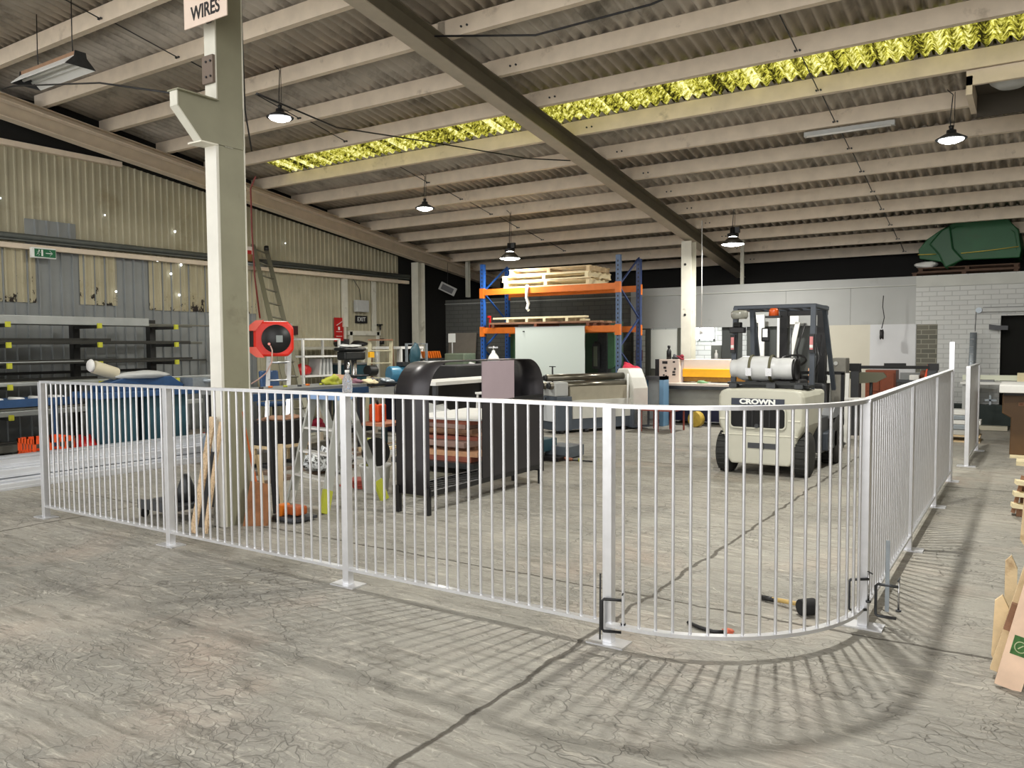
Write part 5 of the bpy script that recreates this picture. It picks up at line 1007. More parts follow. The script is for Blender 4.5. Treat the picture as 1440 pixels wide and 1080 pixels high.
# whiteboard
t = thing('whiteboard', 'large glossy whiteboard standing in front of the pallet rack', 'whiteboard', (-7.75, 13.15, 0))
obj('panel', B().bb(-8.52, -6.98, 13.13, 13.15, .72, 1.83), mat('glossy_white', rgb(216,226,220), .22), t); obj('tray', B().bb(-8.5, -7.0, 13.07, 13.13, .70, .73), alu, t); obj('rim', B().bb(-8.53, -6.97, 13.125, 13.155, 1.825, 1.84), alu, t)
for x in (-8.45, -7.05): obj('leg', B().bb(x-.02, x+.02, 13.15, 13.19, 0, 1.8), dgrey, t); obj('foot', B().bb(x-.02, x+.02, 12.95, 13.35, 0, .03), dgrey, t)
obj('magnet', B().bb(-8.34, -8.3, 13.12, 13.13, 1.74, 1.76), black, t)
# green press behind
t = thing('press_brake', 'large green machine press behind the whiteboard', 'press', (-8.2, 14.9, 0)); obj('left_frame', B().bb(-9.5, -8.9, 14.4, 15.3, 1.1, 1.85), green, t, bevel=.02); obj('left_column', B().bb(-9.45, -9.0, 14.5, 15.2, 0, 1.1), mat('press_black', rgb(40,44,42), .5, .2, .1, 20), t)
obj('right_frame', B().bb(-7.75, -7.2, 14.4, 15.3, 0, 1.98), mat('press_dark_green', rgb(46,74,54), .5, 0, .1, 10), t, bevel=.02); obj('ram_guide', B().bb(-7.3, -7.1, 14.3, 14.5, .9, 1.75).cyl((-7.35, 14.35, 1.0), (-7.35, 14.35, 1.55), .05), steel, t); obj('cross_beam', B().bb(-8.9, -7.75, 14.6, 15.1, .2, 1.9), mat('press_mid_green', rgb(52,84,62), .5, 0, .1, 10), t); obj('arm', B().prism(rrect(-7.2, -6.95, 1.0, 1.75, .1), 14.35, 14.55, 'Y'), green, t)
obj('bed', B().bb(-9.0, -7.0, 14.0, 14.5, .3, .66), dgreen, t); obj('control_panel', B().bb(-7.36, -7.22, 14.18, 14.24, 1.0, 1.5), steel, t); obj('buttons', B().bb(-7.33, -7.25, 14.17, 14.18, 1.05, 1.45), mat('panel_grey_green', rgb(96,104,90), .4), t)
# gas cylinder
t = thing('gas_cylinder', 'white and dark green gas cylinder beside the left rack frame', 'gas cylinder', (-8.85, 12.85, 0)); obj('lower_shell', B().lathe((-8.85, 12.85, 0), [(0, 0), (.12, 0), (.125, .02), (.125, 1.14), (0, 1.14)], 22), teal, t); obj('shoulder', B().lathe((-8.85, 12.85, 1.14), [(0, 0), (.125, 0), (.125, .04), (.09, .13), (.04, .2), (.03, .24), (0, .24)], 22), white, t)
obj('valve', B().cyl((-8.85, 12.85, 1.38), (-8.85, 12.85, 1.46), .02).bar((-8.95, 12.83, 1.44), (-8.75, 12.87, 1.44), .03, .03), chrome, t)
# plate rolls
t = thing('plate_roller', 'grey three-roll bending machine with a white gearbox end', 'plate roller', (-6.3, 12.2, 0)); T = Matrix.Translation((-6.35, 12.3, 0)) @ Matrix.Rotation(math.radians(62), 4, 'Z')
def L2(b): b.bm.transform(T); return b
wg = mat('roller_white', rgb(214,214,206), .45, 0, .04, 8); wpn = mat('panel_white', rgb(222,226,230), .5); rg = mat('roller_grey_blue', rgb(86,94,104), .5, 0, .06, 10); rs = mat('roll_steel', rgb(120,116,104), .3, .8, .1, 6)
obj('left_stand', L2(B().bb(-.92, -.62, -.25, .25, .05, .62)), rg, t, bevel=.008); obj('left_housing', L2(B().bb(-.92, -.66, -.2, .2, .62, .86)), lgrey, t, bevel=.02); obj('base_beam', L2(B().bb(-.9, .9, -.22, .22, .06, .3)), rg, t); obj('bed_plate', L2(B().bb(-.62, .6, -.2, .2, .55, .78)), mat('roller_cream', rgb(168,162,144), .5, 0, .06, 8), t); obj('side_panel', L2(B().bb(-.6, .62, -.24, -.2, .24, .55)), wg, t)
obj('gearbox', L2(B().prism([(-.3, .05), (.3, .05), (.3, .72), (.24, .9), (.14, 1.06), (-.12, 1.06), (-.22, .9), (-.3, .72)], .62, .95, 'X')), wg, t, bevel=.02); obj('gearbox_base', L2(B().bb(.6, .98, -.3, .3, .03, .42)), rg, t)
obj('front_panel', L2(B().bb(-.935, -.92, -.2, .2, .2, .5)), wpn, t)
for (y, z, r) in ((0, .93, .06), (-.11, .80, .06), (.11, .80, .06)): obj('roll', L2(B().cyl((-.98, y, z), (.66, y, z), r, None, 24)), rs, t); obj('roll_end', L2(B().cyl((-1.02, y, z), (-.97, y, z), r*.75, None, 20)), steel, t)
obj('screw_handle', L2(B().cyl((-.85, 0, .86), (-.85, 0, 1.12), .014).bar((-.85, -.09, 1.12), (-.85, .09, 1.12), .018, .014)), black, t)
for x in (-.8, -.3, .5): obj('foot', L2(B().cyl((x, -.2, 0), (x, -.2, .06), .05)), black, t)
obj('stay_rod', L2(B().cyl((.5, -.3, .4), (.5, -.3, .98), .015)), wh, t); obj('pedal_cable', L2(B().tube([(-.93, .1, .6), (-1.0, .1, .35), (-1.12, .12, .2), (-1.15, .1, .12)], .01, 5)), black, t)
# things around it
t = thing('tool_cabinet', 'blue and grey stand right of the bending machine', 'cabinet', (-5.72, 13.2, 0)); obj('side', B().bb(-6.0, -5.92, 13.45, 13.7, 0, .9).bb(-5.62, -5.54, 13.45, 13.7, 0, .9), mat('pale_blue_frame', rgb(110,150,184), .5), t); obj('shelf', B().bb(-6.0, -5.54, 13.45, 13.7, .84, .9), dgrey, t); obj('panel', B().bb(-5.92, -5.62, 13.65, 13.68, .1, .84), lgrey, t)
solo('carrier_bag', B().blob((-6.15, 13.35, .9), (.36, .3, .26), 101, .15), mat('pink_red_bag', rgb(206,50,74), .6, 0, .0, 1, dark=rgb(240,232,232), thr=.52, soft=.03), 'red and white plastic bag behind the gearbox of the bending machine', 'bag', (-6.15, 13.35, .9))
solo('bag_stand', B().bb(-6.35, -5.99, 13.2, 13.5, .86, .9).bb(-6.33, -6.29, 13.22, 13.26, 0, .86).bb(-6.05, -6.01, 13.42, 13.46, 0, .86), dgrey, 'dark stand under the red and white bag', 'stand', (-6.2, 13.35, 0))
t = thing('trestle_table', 'low red trestle table right of the bending machine', 'trestle', (-5.4, 12.75, 0)); tr_ = mat('trestle_red', rgb(140,66,52), .6, 0, .1, 10); obj('top', B().bb(-5.60, -4.95, 12.45, 13.1, .36, .41), tr_, t)
for x in (-5.55, -5.25, -5.0):
    for y in (12.5, 13.05): obj('leg', B().bb(x-.012, x+.012, y-.012, y+.012, 0, .36), tr_, t)
solo('grinding_wheel', B().cyl((-5.02, 13.6, .14), (-4.98, 13.72, .14), .14, None, 20), mat('ochre_disc', rgb(198,168,70), .6, 0, .15, 20), 'ochre reel standing on the floor beside the guillotine foot', 'reel', (-5.0, 13.66, 0))
t = thing('parts_tray', 'small green trolley with a pink bottle right of the arched frame', 'trolley', (-5.6, 9.2, 0)); obj('body', B().bb(-5.5, -5.25, 8.75, 9.1, .1, .26), teal, t, bevel=.01); obj('plate_stack', B().bb(-5.35, -4.98, 8.95, 9.35, .02, .16), mat('slate_plate', rgb(92,100,108), .5, 0, .1, 10), t); obj('skid', B().bb(-5.5, -5.0, 8.7, 9.35, 0, .05), black, t)
solo('pink_bottle', B().lathe((-5.42, 8.95, .26), [(0, 0), (.035, 0), (.035, .2), (.02, .23), (0, .24)], 14), mat('pink_plastic', rgb(220,140,150), .4), 'pink bottle standing on the small green trolley', 'bottle', (-5.42, 8.95, .26))
solo('copper_lump', B().blob((-4.98, 8.86, 0), (.16, .08, .05), 110, .25), mat('copper', rgb(150,92,66), .5, .3), 'copper coloured scrap lying by the lead before the bending machine', 'scrap', (-4.98, 8.86, 0)); solo('extension_lead', B().tube([(-5.3, 8.6, .01), (-5.1, 8.8, .012), (-4.98, 8.84, .012), (-4.8, 8.88, .012), (-4.62, 8.9, .012)], .01, 6), black, 'dark lead lying on the floor before the bending machine', 'lead', (-5, 8.8, 0)); solo('plug', B().lathe((-4.78, 8.88, 0), [(0, 0), (.03, 0), (.03, .04), (0, .045)], 14), lime, 'pale green plug on the floor lead', 'plug', (-4.78, 8.88, 0))

# ---------------------------------------------------------------- guillotine
t = thing('guillotine', 'sheet metal guillotine with a yellow guard and pink white front', 'guillotine', (-4.9, 14.45, 0)); gp = mat('guillotine_pinkwhite', rgb(226,212,200), .5, 0, .03, 6); gg = mat('guillotine_grey', rgb(150,150,142), .45, 0, .12, 4)
obj('front_beam', B().bb(-5.5, -3.6, 14.32, 14.6, .99, 1.2), gp, t, bevel=.01); obj('guard', B().bb(-5.5, -3.6, 14.27, 14.33, .87, 1.02), yellow, t, bevel=.01); obj('holder_row', B().bb(-5.5, -3.6, 14.34, 14.5, .78, .87), mat('ochre_holder', rgb(140,104,30), .6, 0, .15, 20), t)
obj('table', B().bb(-5.9, -3.5, 13.9, 14.5, .72, .76), gp, t); obj('table_edge', B().bb(-5.9, -3.5, 13.86, 14.5, .66, .72), steel, t); obj('apron', B().bb(-5.85, -3.55, 14.05, 14.4, .36, .66), gg, t); obj('lower_box', B().bb(-5.75, -3.6, 14.1, 14.6, .06, .36), navy, t); obj('end_frame', B().bb(-5.95, -5.85, 14.0, 14.8, 0, .7).bb(-3.6, -3.5, 14.0, 14.8, 0, 1.1), dgrey, t)
obj('end_bracket', B().bb(-6.05, -5.85, 13.82, 14.1, .62, .74).bar((-5.98, 13.95, .6), (-5.9, 14.0, .02), .06, .05), dgrey, t)
cbx = obj('control_box', B().bb(-5.92, -5.52, 14.15, 14.3, .74, 1.2), gp, t, bevel=.006); obj('box_side', B().bb(-6.0, -5.92, 14.15, 14.4, .74, 1.2), black, t)
for i, (x, z, w_, h_) in enumerate(((-5.8, 1.14, .1, .05), (-5.8, 1.04, .05, .04), (-5.78, .98, .03, .03), (-5.82, .9, .03, .03), (-5.77, .88, .03, .03), (-5.62, 1.15, .04, .03), (-5.6, 1.02, .03, .04), (-5.62, .96, .05, .03), (-5.62, .91, .06, .03))): obj('knob', B().bb(x-w_/2, x+w_/2, 14.135, 14.152, z-h_/2, z+h_/2), black, cbx)
obj('side_column', B().bb(-5.66, -5.5, 14.25, 14.5, .74, 1.2), mat('mauve_grey', rgb(170,164,168), .5), t); obj('crest', B().lathe((-4.42, 14.315, 1.1), [(0, 0), (.04, 0), (.03, -.004), (0, -.004)], 14, 'Y').bb(-4.45, -4.39, 14.31, 14.32, 1.03, 1.05), grey, t)
t = thing('bottle', 'black bottle standing on the guillotine control box', 'bottle', (-5.75, 14.22, 1.2)); obj('bottle_body', B().lathe((-5.75, 14.22, 1.2), [(0, 0), (.045, 0), (.045, .15), (.03, .18), (.02, .2), (.02, .22), (0, .22)], 16), black, t); obj('bottle_cap', B().lathe((-5.75, 14.22, 1.42), [(0, 0), (.03, 0), (.025, .04), (0, .04)], 12), black, t)
for i, (x, m_) in enumerate(((-5.62, dgrey), (-5.52, mat('wine_cloth', rgb(140,44,60), .8)))): solo('rag', B().blob((x, 14.24, 1.2), (.14, .12, .09), 120+i, .2), m_, ['dark', 'wine red'][i]+' rag on top of the guillotine control box', 'rag', (x, 14.24, 1.2))
solo('glove', B().blob((-5.05, 14.1, .76), (.24, .12, .06), 131, .2), mat('green_white_glove', rgb(120,160,120), .8, 0, 0, 1, dark=rgb(230,234,228), thr=.5, soft=.05), 'green and white glove lying on the guillotine table', 'glove', (-5.05, 14.1, .76))
# ---------------------------------------------------------------- openings in the back wall
day = emis('window_daylight', rgb(240,248,255), 6.0)
struct('window_2', B().bb(-7.38, -6.48, 18.88, 18.895, 1.6, 1.95), day); struct('trim_5', B().bb(-6.84, -6.81, 18.84, 18.88, 1.56, 1.97).bb(-7.42, -6.44, 18.84, 18.88, 1.56, 1.6).bb(-6.48, -6.44, 18.84, 18.88, 1.56, 1.97).bb(-7.42, -7.38, 18.84, 18.88, 1.56, 1.97), white)
wbd = mat('glazed_panel', rgb(240,243,236), .3)
struct('wall_partition', B().bb(-6.98, -5.72, 16.24, 16.3, 0, .95, 1).bb(-6.98, -6.36, 16.22, 16.24, .95, 1.8, 0).bb(-6.36, -6.3, 16.2, 16.3, 0, 1.83, 1), [wbd, mat('office_grey', rgb(100,101,92), .6)])
struct('door_2', B().bb(-7.36, -7.1, 16.15, 16.2, .3, 1.8), cblock)
solo('warning_notice', B().bb(-7.3, -7.14, 16.12, 16.14, 1.12, 1.36), mat('pale_red_notice', rgb(140,84,80), .6), 'small faded red notice at the narrow office door', 'notice', (-7.22, 16.13, 1.12)).location.z += .0
dp = mat('dark_office_panel', rgb(74,78,76), .5)
struct('wall_panel_dark', B().bb(-5.42, -5.0, 16.3, 16.34, 0, 1.83, 0).bb(-4.9, -4.12, 16.3, 16.34, 0, 1.83, 0).bb(-3.95, -3.42, 16.3, 16.34, 0, 1.83, 0).bb(-3.46, -3.38, 16.22, 16.34, 0, 1.83, 1), [dp, white])
struct('wall_office_low', B().bb(-5.72, -5.42, 16.5, 16.6, 0, 1.45), mat('office_low_grey', rgb(120,124,118), .6, 0, .2, 6))
t = thing('desk_clutter', 'grey desk with a white bottle seen through the office opening', 'desk', (-5.65, 16.35, 0)); obj('desk_top', B().bb(-6.0, -5.42, 16.28, 16.5, 1.08, 1.11), dgrey, t); obj('desk_leg', B().bb(-5.98, -5.94, 16.3, 16.34, 0, 1.08).bb(-5.47, -5.43, 16.3, 16.34, 0, 1.08), dgrey, t)
solo('spray_bottle', B().lathe((-5.56, 16.36, 1.11), [(0, 0), (.04, 0), (.04, .16), (.015, .2), (.02, .24), (0, .25)], 14), white, 'white bottle on the desk behind the guillotine', 'bottle', (-5.56, 16.36, 1.11))
t = thing('white_door_frame', 'tall white frame standing before the back wall behind the forklift, left one', 'frame', (-4.5, 15.95, 0)); obj('post', B().bb(-4.56, -4.44, 15.93, 15.98, 0, 2.06), white, t); obj('head', B().bb(-4.72, -4.56, 15.93, 15.98, 1.9, 2.06), white, t)
t = thing('white_door_frame', 'white rectangular frame with a diagonal behind the forklift, right one', 'frame', (-4.0, 15.95, 0)); obj('post', B().bb(-4.19, -4.12, 15.93, 15.98, 0, 2.02), white, t); obj('head', B().bb(-4.12, -3.78, 15.93, 15.98, 1.86, 2.02), white, t); obj('diagonal', B().bar((-3.98, 15.95, 1.0), (-3.80, 15.95, 1.9), .09, .04, (0,1,0)), white, t); obj('post', B().bb(-3.84, -3.78, 15.93, 15.98, 0, .98), white, t)
# cord with plug, hanging strings
solo('pull_switch', B().tube([(-5.0, 13.9, 3.7), (-5.0, 13.9, 2.6), (-5.0, 13.9, 1.75)], .009, 5).lathe((-5.0, 13.9, 1.66), [(0, 0), (.03, 0), (.03, .05), (.012, .1), (0, .1)], 10), white, 'white pull cord hanging beside the far column', 'cord', (-5.0, 13.9, 1.66))
solo('hanging_plug', B().tube([(-2.28, 15.9, 2.35), (-2.29, 15.9, 2.15), (-2.26, 15.9, 1.95), (-2.30, 15.9, 1.75)], .008, 5).blob((-2.30, 15.9, 1.56), (.07, .07, .2), 140, .1), black, 'black connector hanging on a cable in front of the pale wall panels', 'cable connector', (-2.3, 15.9, 1.56))
# ---------------------------------------------------------------- right of the forklift
t = thing('machine_pillar', 'grey machine pillar with a white rod right of the forklift', 'machine', (-2.45, 13.0, 0)); obj('pillar', B().bb(-2.56, -2.36, 12.9, 13.2, 0, 1.26), mat('pillar_grey', rgb(128,126,118), .5, 0, .1, 10), t, bevel=.01); obj('cover', B().bb(-2.9, -2.56, 12.95, 13.15, .3, 1.24), lgrey, t); obj('gland', B().cyl((-2.5, 12.9, 1.18), (-2.5, 12.86, 1.18), .03), lgrey, t)
obj('conduit', B().tube([(-2.62, 12.85, .3), (-2.6, 12.84, .95), (-2.57, 12.84, 1.05)], .03, 8), black, t); obj('bell', B().bb(-2.62, -2.55, 12.8, 12.84, .88, 1.0), wh, t); obj('copper_coil', B().cyl((-2.85, 12.9, .85), (-2.85, 12.9, 1.1), .06, None, 12), mat('tan_coil', rgb(190,140,96), .6), t)
solo('white_rod', B().bar((-2.3, 12.6, 0), (-2.28, 12.62, 1.04), .05, .05), white, 'white square rod standing in front of the grey machine pillar', 'rod', (-2.3, 12.6, 0)); solo('white_stub', B().bar((-2.32, 12.6, .66), (-2.0, 12.6, .67), .05, .03).bb(-2.02, -1.98, 12.58, 12.62, 0, .66), white, 'white shelf arm right of the white rod', 'bracket', (-2.1, 12.6, 0))
t = thing('long_folder', 'long folding machine with a black clamp bar and olive wing right of the forklift', 'folding machine', (-1.8, 13.9, 0)); obj('clamp_bar', B().bar((-2.4, 13.7, 1.10), (-1.25, 14.0, 1.10), .06, .05).bb(-2.45, -2.28, 13.64, 13.76, 1.04, 1.16).bar((-1.95, 13.8, 1.13), (-1.65, 13.88, 1.13), .08, .07).bb(-1.35, -1.2, 13.95, 14.05, 1.05, 1.16), black, t); obj('wing', B().prism([(-2.45, 1.02), (-1.95, 1.02), (-1.9, .95), (-2.05, .86), (-2.3, .84), (-2.45, .92)], 13.7, 13.76, 'Y'), mat('olive_grey', rgb(104,104,86), .6), t)
obj('screw', B().cyl((-2.12, 13.68, .45), (-2.12, 13.68, .86), .025), black, t); obj('end_stand', B().bb(-2.42, -2.3, 13.65, 13.9, 0, 1.04), dgrey, t); obj('end_stand', B().bb(-1.35, -1.22, 13.9, 14.1, 0, 1.05), dgrey, t)
t = thing('wooden_cabinet', 'reddish brown two-door wooden cabinet by the back wall', 'cabinet', (-2.25, 15.6, 0)); rw = mat('reddish_wood', rgb(122,58,28), .45, 0, .12, 10); obj('carcass', B().bb(-2.5, -2.0, 15.5, 15.9, 0, 1.0), rw, t, bevel=.005)
for x in (-2.37, -2.13): obj('door', B().bb(x-.105, x+.105, 15.485, 15.5, .62, .95), rw, t, bevel=.006)
obj('lower_door', B().bb(-2.48, -2.02, 15.485, 15.5, .1, .58), rw, t, bevel=.006)
t = thing('grey_bin', 'grey bench carrying a white tub in front of the bare brick strip', 'bench', (-1.55, 15.3, 0)); obj('top', B().bb(-1.95, -1.2, 15.2, 15.6, .8, .84), dgrey, t); obj('panel', B().bb(-1.93, -1.22, 15.5, 15.53, .1, .96), grey, t); obj('leg', B().bb(-1.93, -1.88, 15.22, 15.27, 0, .8), dgrey, t); obj('leg', B().bb(-1.27, -1.22, 15.22, 15.27, 0, .8), dgrey, t)
solo('white_tub', B().bb(-1.75, -1.6, 15.2, 15.35, .84, .93), white, 'white tub on the grey bench before the bare brick', 'tub', (-1.68, 15.28, .84), bevel=.01)
solo('orange_pole', B().cyl((-1.62, 14.6, 0), (-1.42, 14.9, 1.13), .022, None, 8), mat('orange_red_pole', rgb(226,86,54), .5), 'orange red pole leaning behind the right fence run', 'pole', (-1.62, 14.6, 0))
solo('dark_bag', B().blob((-1.45, 15.35, .84), (.3, .22, .2), 150, .15), brownw, 'brown bag on the grey bench behind the orange pole', 'bag', (-1.45, 15.35, .84))
# white extrusions and boards seen right of the forklift
for i in range(4): solo('board_stack', B().bb(-2.5, -2.0, 13.9, 14.5, .02+.045*i, .06+.045*i), [palew, white, lgrey, white][i], '%s white board in the low stack right of the forklift mast' % ['lowest', 'second lowest', 'third', 'topmost'][i], 'board', (-2.25, 14.2, .02+.045*i), 'boards right of the forklift')
# duct, door opening, rails on the right wall part
duct = thing('duct', 'silver dust extraction duct running down the white brick wall', 'duct', (-.87, 16.0, 0)); obj('pipe', B().cyl((-.88, 16.08, .0), (-.85, 16.08, 1.66), .055, None, 18), galv, duct)
for k in range(9): z = .5+.13*k; obj('joint_ring', B().lathe((-.88+.0025*k, 16.08, z), [(.0, 0), (.058, 0), (.058, .008), (0, .008)], 18), alu, duct)
t = thing('door_track', 'grey sliding door track with a pulley on the white brick wall', 'door track', (-.4, 16.1, 2.05)); obj('rail', B().bb(-.72, 1.1, 16.12, 16.19, 2.02, 2.09), lgrey, t); obj('upper_lip', B().bb(-.72, 1.1, 16.1, 16.19, 2.09, 2.1), grey, t); obj('pulley', B().cyl((-.78, 16.12, 2.05), (-.78, 16.18, 2.05), .05, None, 18), galv, t); obj('wire', B().cyl((-.82, 16.15, 2.04), (-.83, 16.12, 1.68), .005), steel, t)
solo('wall_bracket', B().prism([(-.62, 1.80), (-.5, 1.78), (-.34, 1.77), (-.34, 1.70), (-.5, 1.70), (-.62, 1.71)], 16.08, 16.18, 'Y'), dgrey, 'dark hinge bracket beside the dark doorway', 'bracket', (-.5, 16.13, 1.7))
struct('doorway_dark_panel', B().bb(-.45, .95, 16.42, 16.44, 0, 1.95), mat('doorway_painted_dark', rgb(16,16,12), .9))  # near-black panel stands in for the unlit space beyond the doorway
# white drop saw bench
t = thing('saw_bench', 'long white saw bench with a dark green base against the white brick wall', 'workbench', (-.3, 15.5, 0)); gw = mat('bench_greenwhite', rgb(222,226,206), .5); obj('fence_board', B().bb(-.98, 1.2, 15.7, 15.75, .84, .93), gw, t); obj('top', B().bb(-.98, 1.2, 15.2, 15.75, .79, .83), white, t); obj('base', B().bb(-1.3, .6, 15.75, 15.95, .06, .42), dgreen, t, bevel=.01); obj('leg', B().bb(-.95, -.9, 15.25, 15.3, 0, .79), lgrey, t); obj('rear_leg', B().bb(-.95, -.9, 15.65, 15.7, 0, .84), lgrey, t); obj('plinth', B().bb(-.85, -.3, 15.6, 15.75, 0, .07), mat('plinth_white', rgb(216,210,190), .6), t)
obj('bracket', B().bb(-.62, -.45, 15.18, 15.22, .52, .55).bb(-.56, -.53, 15.18, 15.22, .46, .62), galv, t)
t = thing('drop_saw', 'small dark drop saw arm on the white saw bench', 'saw', (-.7, 15.4, .83)); obj('arm', B().bar((-.84, 15.4, .99), (-.73, 15.4, .96), .025, .02).bb(-.74, -.71, 15.38, 15.42, .83, .97), black, t); obj('table', B().bb(-.85, -.5, 15.3, 15.55, .83, .86), grey, t)
solo('cube_block', B().bb(-.18, -.02, 15.45, 15.6, .83, .98), palew, 'cream block standing on the white saw bench', 'block', (-.1, 15.5, .83), bevel=.006)
solo('white_cloth', B().blob((.0, 15.62, .93), (.1, .08, .3), 160, .12), white, 'white cover standing on the saw bench before the dark doorway', 'cover', (.0, 15.62, .93))
# brown machine at the right edge
t = thing('panel_machine', 'brown machine with a white table at the right edge of the frame', 'machine', (.1, 12.6, 0)); bm1 = mat('machine_brown', rgb(92,66,36), .5, 0, .12, 8); obj('body', B().prism([(-.30, .56), (-.20, .5), (-.21, 0.02), (.6, .02), (.6, .8), (-.30, .8)], 12.2, 13.0, 'Y'), bm1, t, bevel=.01); obj('right_body', B().bb(.02, .62, 12.15, 12.2, .02, .8), mat('machine_dark_brown', rgb(48,24,18), .5), t); obj('table', B().bb(-.33, .7, 11.95, 13.1, .84, .94), white, t, bevel=.008); obj('black_band', B().bb(-.28, .6, 12.1, 13.0, .8, .84), black, t); obj('badge', B().bb(-.12, -.06, 12.19, 12.2, .66, .71), oldw, t); obj('badge_centre', B().bb(-.105, -.075, 12.185, 12.19, .675, .695), brownw, t)
solo('low_plinth', B().bb(-.2, .5, 12.0, 12.9, 0, .02).bb(-.12, .5, 11.3, 11.6, 0, .05), palew, 'pale low plinth on the floor before the brown machine', 'plinth', (.1, 12, 0))
# stacked white profiles on a pallet behind the detached panel
pallet('pallet', 'low pallet under the stacked white profiles behind the detached fence panel', -1.05, 13.75, 0, .9, .5, timber, 4, 0, .02, .1)
for i, (x1, z, h_) in enumerate(((-.62, .1, .08), (-.66, .18, .08), (-.6, .26, .07), (-.64, .33, .07), (-.70, .40, .08))): solo('white_profile', B().bb(-1.5, x1, 13.6, 13.95, z, z+h_-.008), [lgrey, galv, white, galv, white][i], '%s layer of white profiles stacked on the low pallet' % ['bottom', 'second', 'middle', 'fourth', 'top'][i], 'profile', (-1.05, 13.75, z), 'white profiles on the low pallet', bevel=.006)
# ---------------------------------------------------------------- tarpaulin load on the loft
t = thing('covered_load', 'green tarpaulin covered load on pallets above the white brick wall', 'covered load', (-.8, 17.0, 2.85)); tp = mat('tarp_green', rgb(24,92,50), .5, 0, .12, 3, dark=rgb(48,76,40), thr=.55, soft=.2); rows = []
n1, n2 = 26, 16; rr = random.Random(9)
tb = B(); prof = [(-1.78, 3.08), (-1.80, 3.22), (-1.68, 3.42), (-1.45, 3.58), (-1.2, 3.70), (-.9, 3.72), (-.6, 3.73), (-.38, 3.68), (-.22, 3.5), (-.16, 3.2), (-.17, 2.98)]
for j in range(9):
    k = j/8; row = []
    for i, (x, z) in enumerate(prof):
        s_ = 1-.12*(2*k-1)**2; row.append((-.95+(x+.95)*s_+.02*math.sin(j*1.7+i), 16.62+1.1*k+.05*math.sin(i*1.3), 2.96+(z-2.96)*(1-.16*(2*k-1)**4)+.012*math.sin(i*2.3+j)))
    rows.append(row)
tb.sheet(rows, .01); obj('tarpaulin', tb, tp, t)
fb = B(); fp = [(-1.78, 3.05), (-1.8, 3.22), (-1.66, 3.4), (-1.43, 3.56), (-1.2, 3.68), (-.6, 3.7), (-.38, 3.65), (-.23, 3.45), (-.18, 3.1), (-.2, 2.97), (-1.1, 2.98), (-1.2, 2.9), (-1.32, 2.83), (-1.42, 2.97)]
fb.prism(fp, 16.6, 16.66, 'Y'); obj('front_skirt', fb, tp, t, bevel=.015)
obj('hanging_fold', B().prism([(-1.42, 3.55), (-1.28, 3.62), (-1.22, 3.2), (-1.05, 2.98), (-1.35, 2.84), (-1.46, 3.1), (-1.62, 3.3)], 16.53, 16.6, 'Y'), mat('tarp_fold', rgb(20,82,44), .45), t, bevel=.03)
obj('rope', B().tube([(-1.8, 16.55, 3.12), (-1.5, 16.53, 3.11)], .008, 6).tube([(-1.1, 16.55, 3.10), (-.7, 16.55, 3.12), (-.22, 16.55, 3.16)], .008, 6), mat('yellow_rope', rgb(214,196,90), .7), t)
dpw = mat('dark_pallet_wood', rgb(96,74,60), .85, 0, .2, 9)
pallet('pallet', 'lower dark pallet under the green tarpaulin load', -1.05, 17.0, 2.7, 1.7, .9, dpw, 5, 0, .02, .09); pallet('pallet', 'upper dark pallet under the green tarpaulin load', -1.0, 17.0, 2.79, 1.6, .9, dpw, 5, 0, .02, .085)
solo('white_bag', B().blob((-1.68, 16.72, 2.88), (.36, .24, .14), 170, .1), white, 'white sack peeping out under the left end of the green tarpaulin', 'sack', (-1.68, 16.72, 2.88))
# emergency light hanging in the dark gap
t = thing('emergency_sign', 'unlit white framed hanging sign in the dark gap left of the racking', 'sign', (-11.75, 15.2, 2.8)); obj('frame', B().box((-11.95, 15.4, 2.86), (.42, .03, .2), (0, .45, .5)), mat('dim_frame', rgb(150,150,146), .5), t); obj('face', B().box((-11.945, 15.375, 2.86), (.3, .03, .13), (0, .45, .5)), black, t); obj('chain', B().cyl((-11.95, 15.4, 2.95), (-11.95, 15.4, 3.5), .005), steel, t)
solo('leaning_board', B().box((-12.0, 15.98, .9), (.85, .02, 1.8), (-.1, 0, 0)), mat('pinboard', rgb(148,140,128), .8, 0, .06, 8), 'pale board leaning on the grey blockwork left of the racking', 'board', (-12.0, 15.95, 0))
# overhead cables
solo('roof_cable', B().tube([(-11.0, 4.6, 4.55), (-9.6, 4.5, 4.42), (-7.6, 4.35, 4.05), (-5.75, 4.2, 3.55)], .009, 5), black, 'dark cable running from the upper left fitting to the foreground column', 'cable', (-8, 4.4, 4.0))
solo('roof_cable', B().tube([(-5.5, 4.5, 3.62), (-6.6, 6.5, 3.95), (-6.9, 8.5, 4.25), (-6.2, 9.9, 4.2), (-5.7, 10.3, 4.18)], .009, 5), black, 'dark cable sagging from the foreground column towards the skylight', 'cable', (-6, 8, 3.62))
solo('roof_cable', B().tube([(-5.5, 6.9, 4.85), (-4.4, 7.2, 4.72), (-3.2, 7.4, 4.82), (-1.9, 7.1, 4.86), (-.5, 6.5, 4.98)], .011, 6), black, 'thick dark cable crossing the right roof bay in front of the skylight', 'cable', (-3, 7, 4.8))
solo('column_cable', B().tube([(-5.64, 4.47, 5.0), (-5.64, 4.475, 4.2), (-5.63, 4.48, 3.5), (-5.58, 4.5, 3.15)], .007, 6), black, 'black chain-like cable running down the right side of the foreground column', 'cable', (-5.5, 4.5, 3.1))
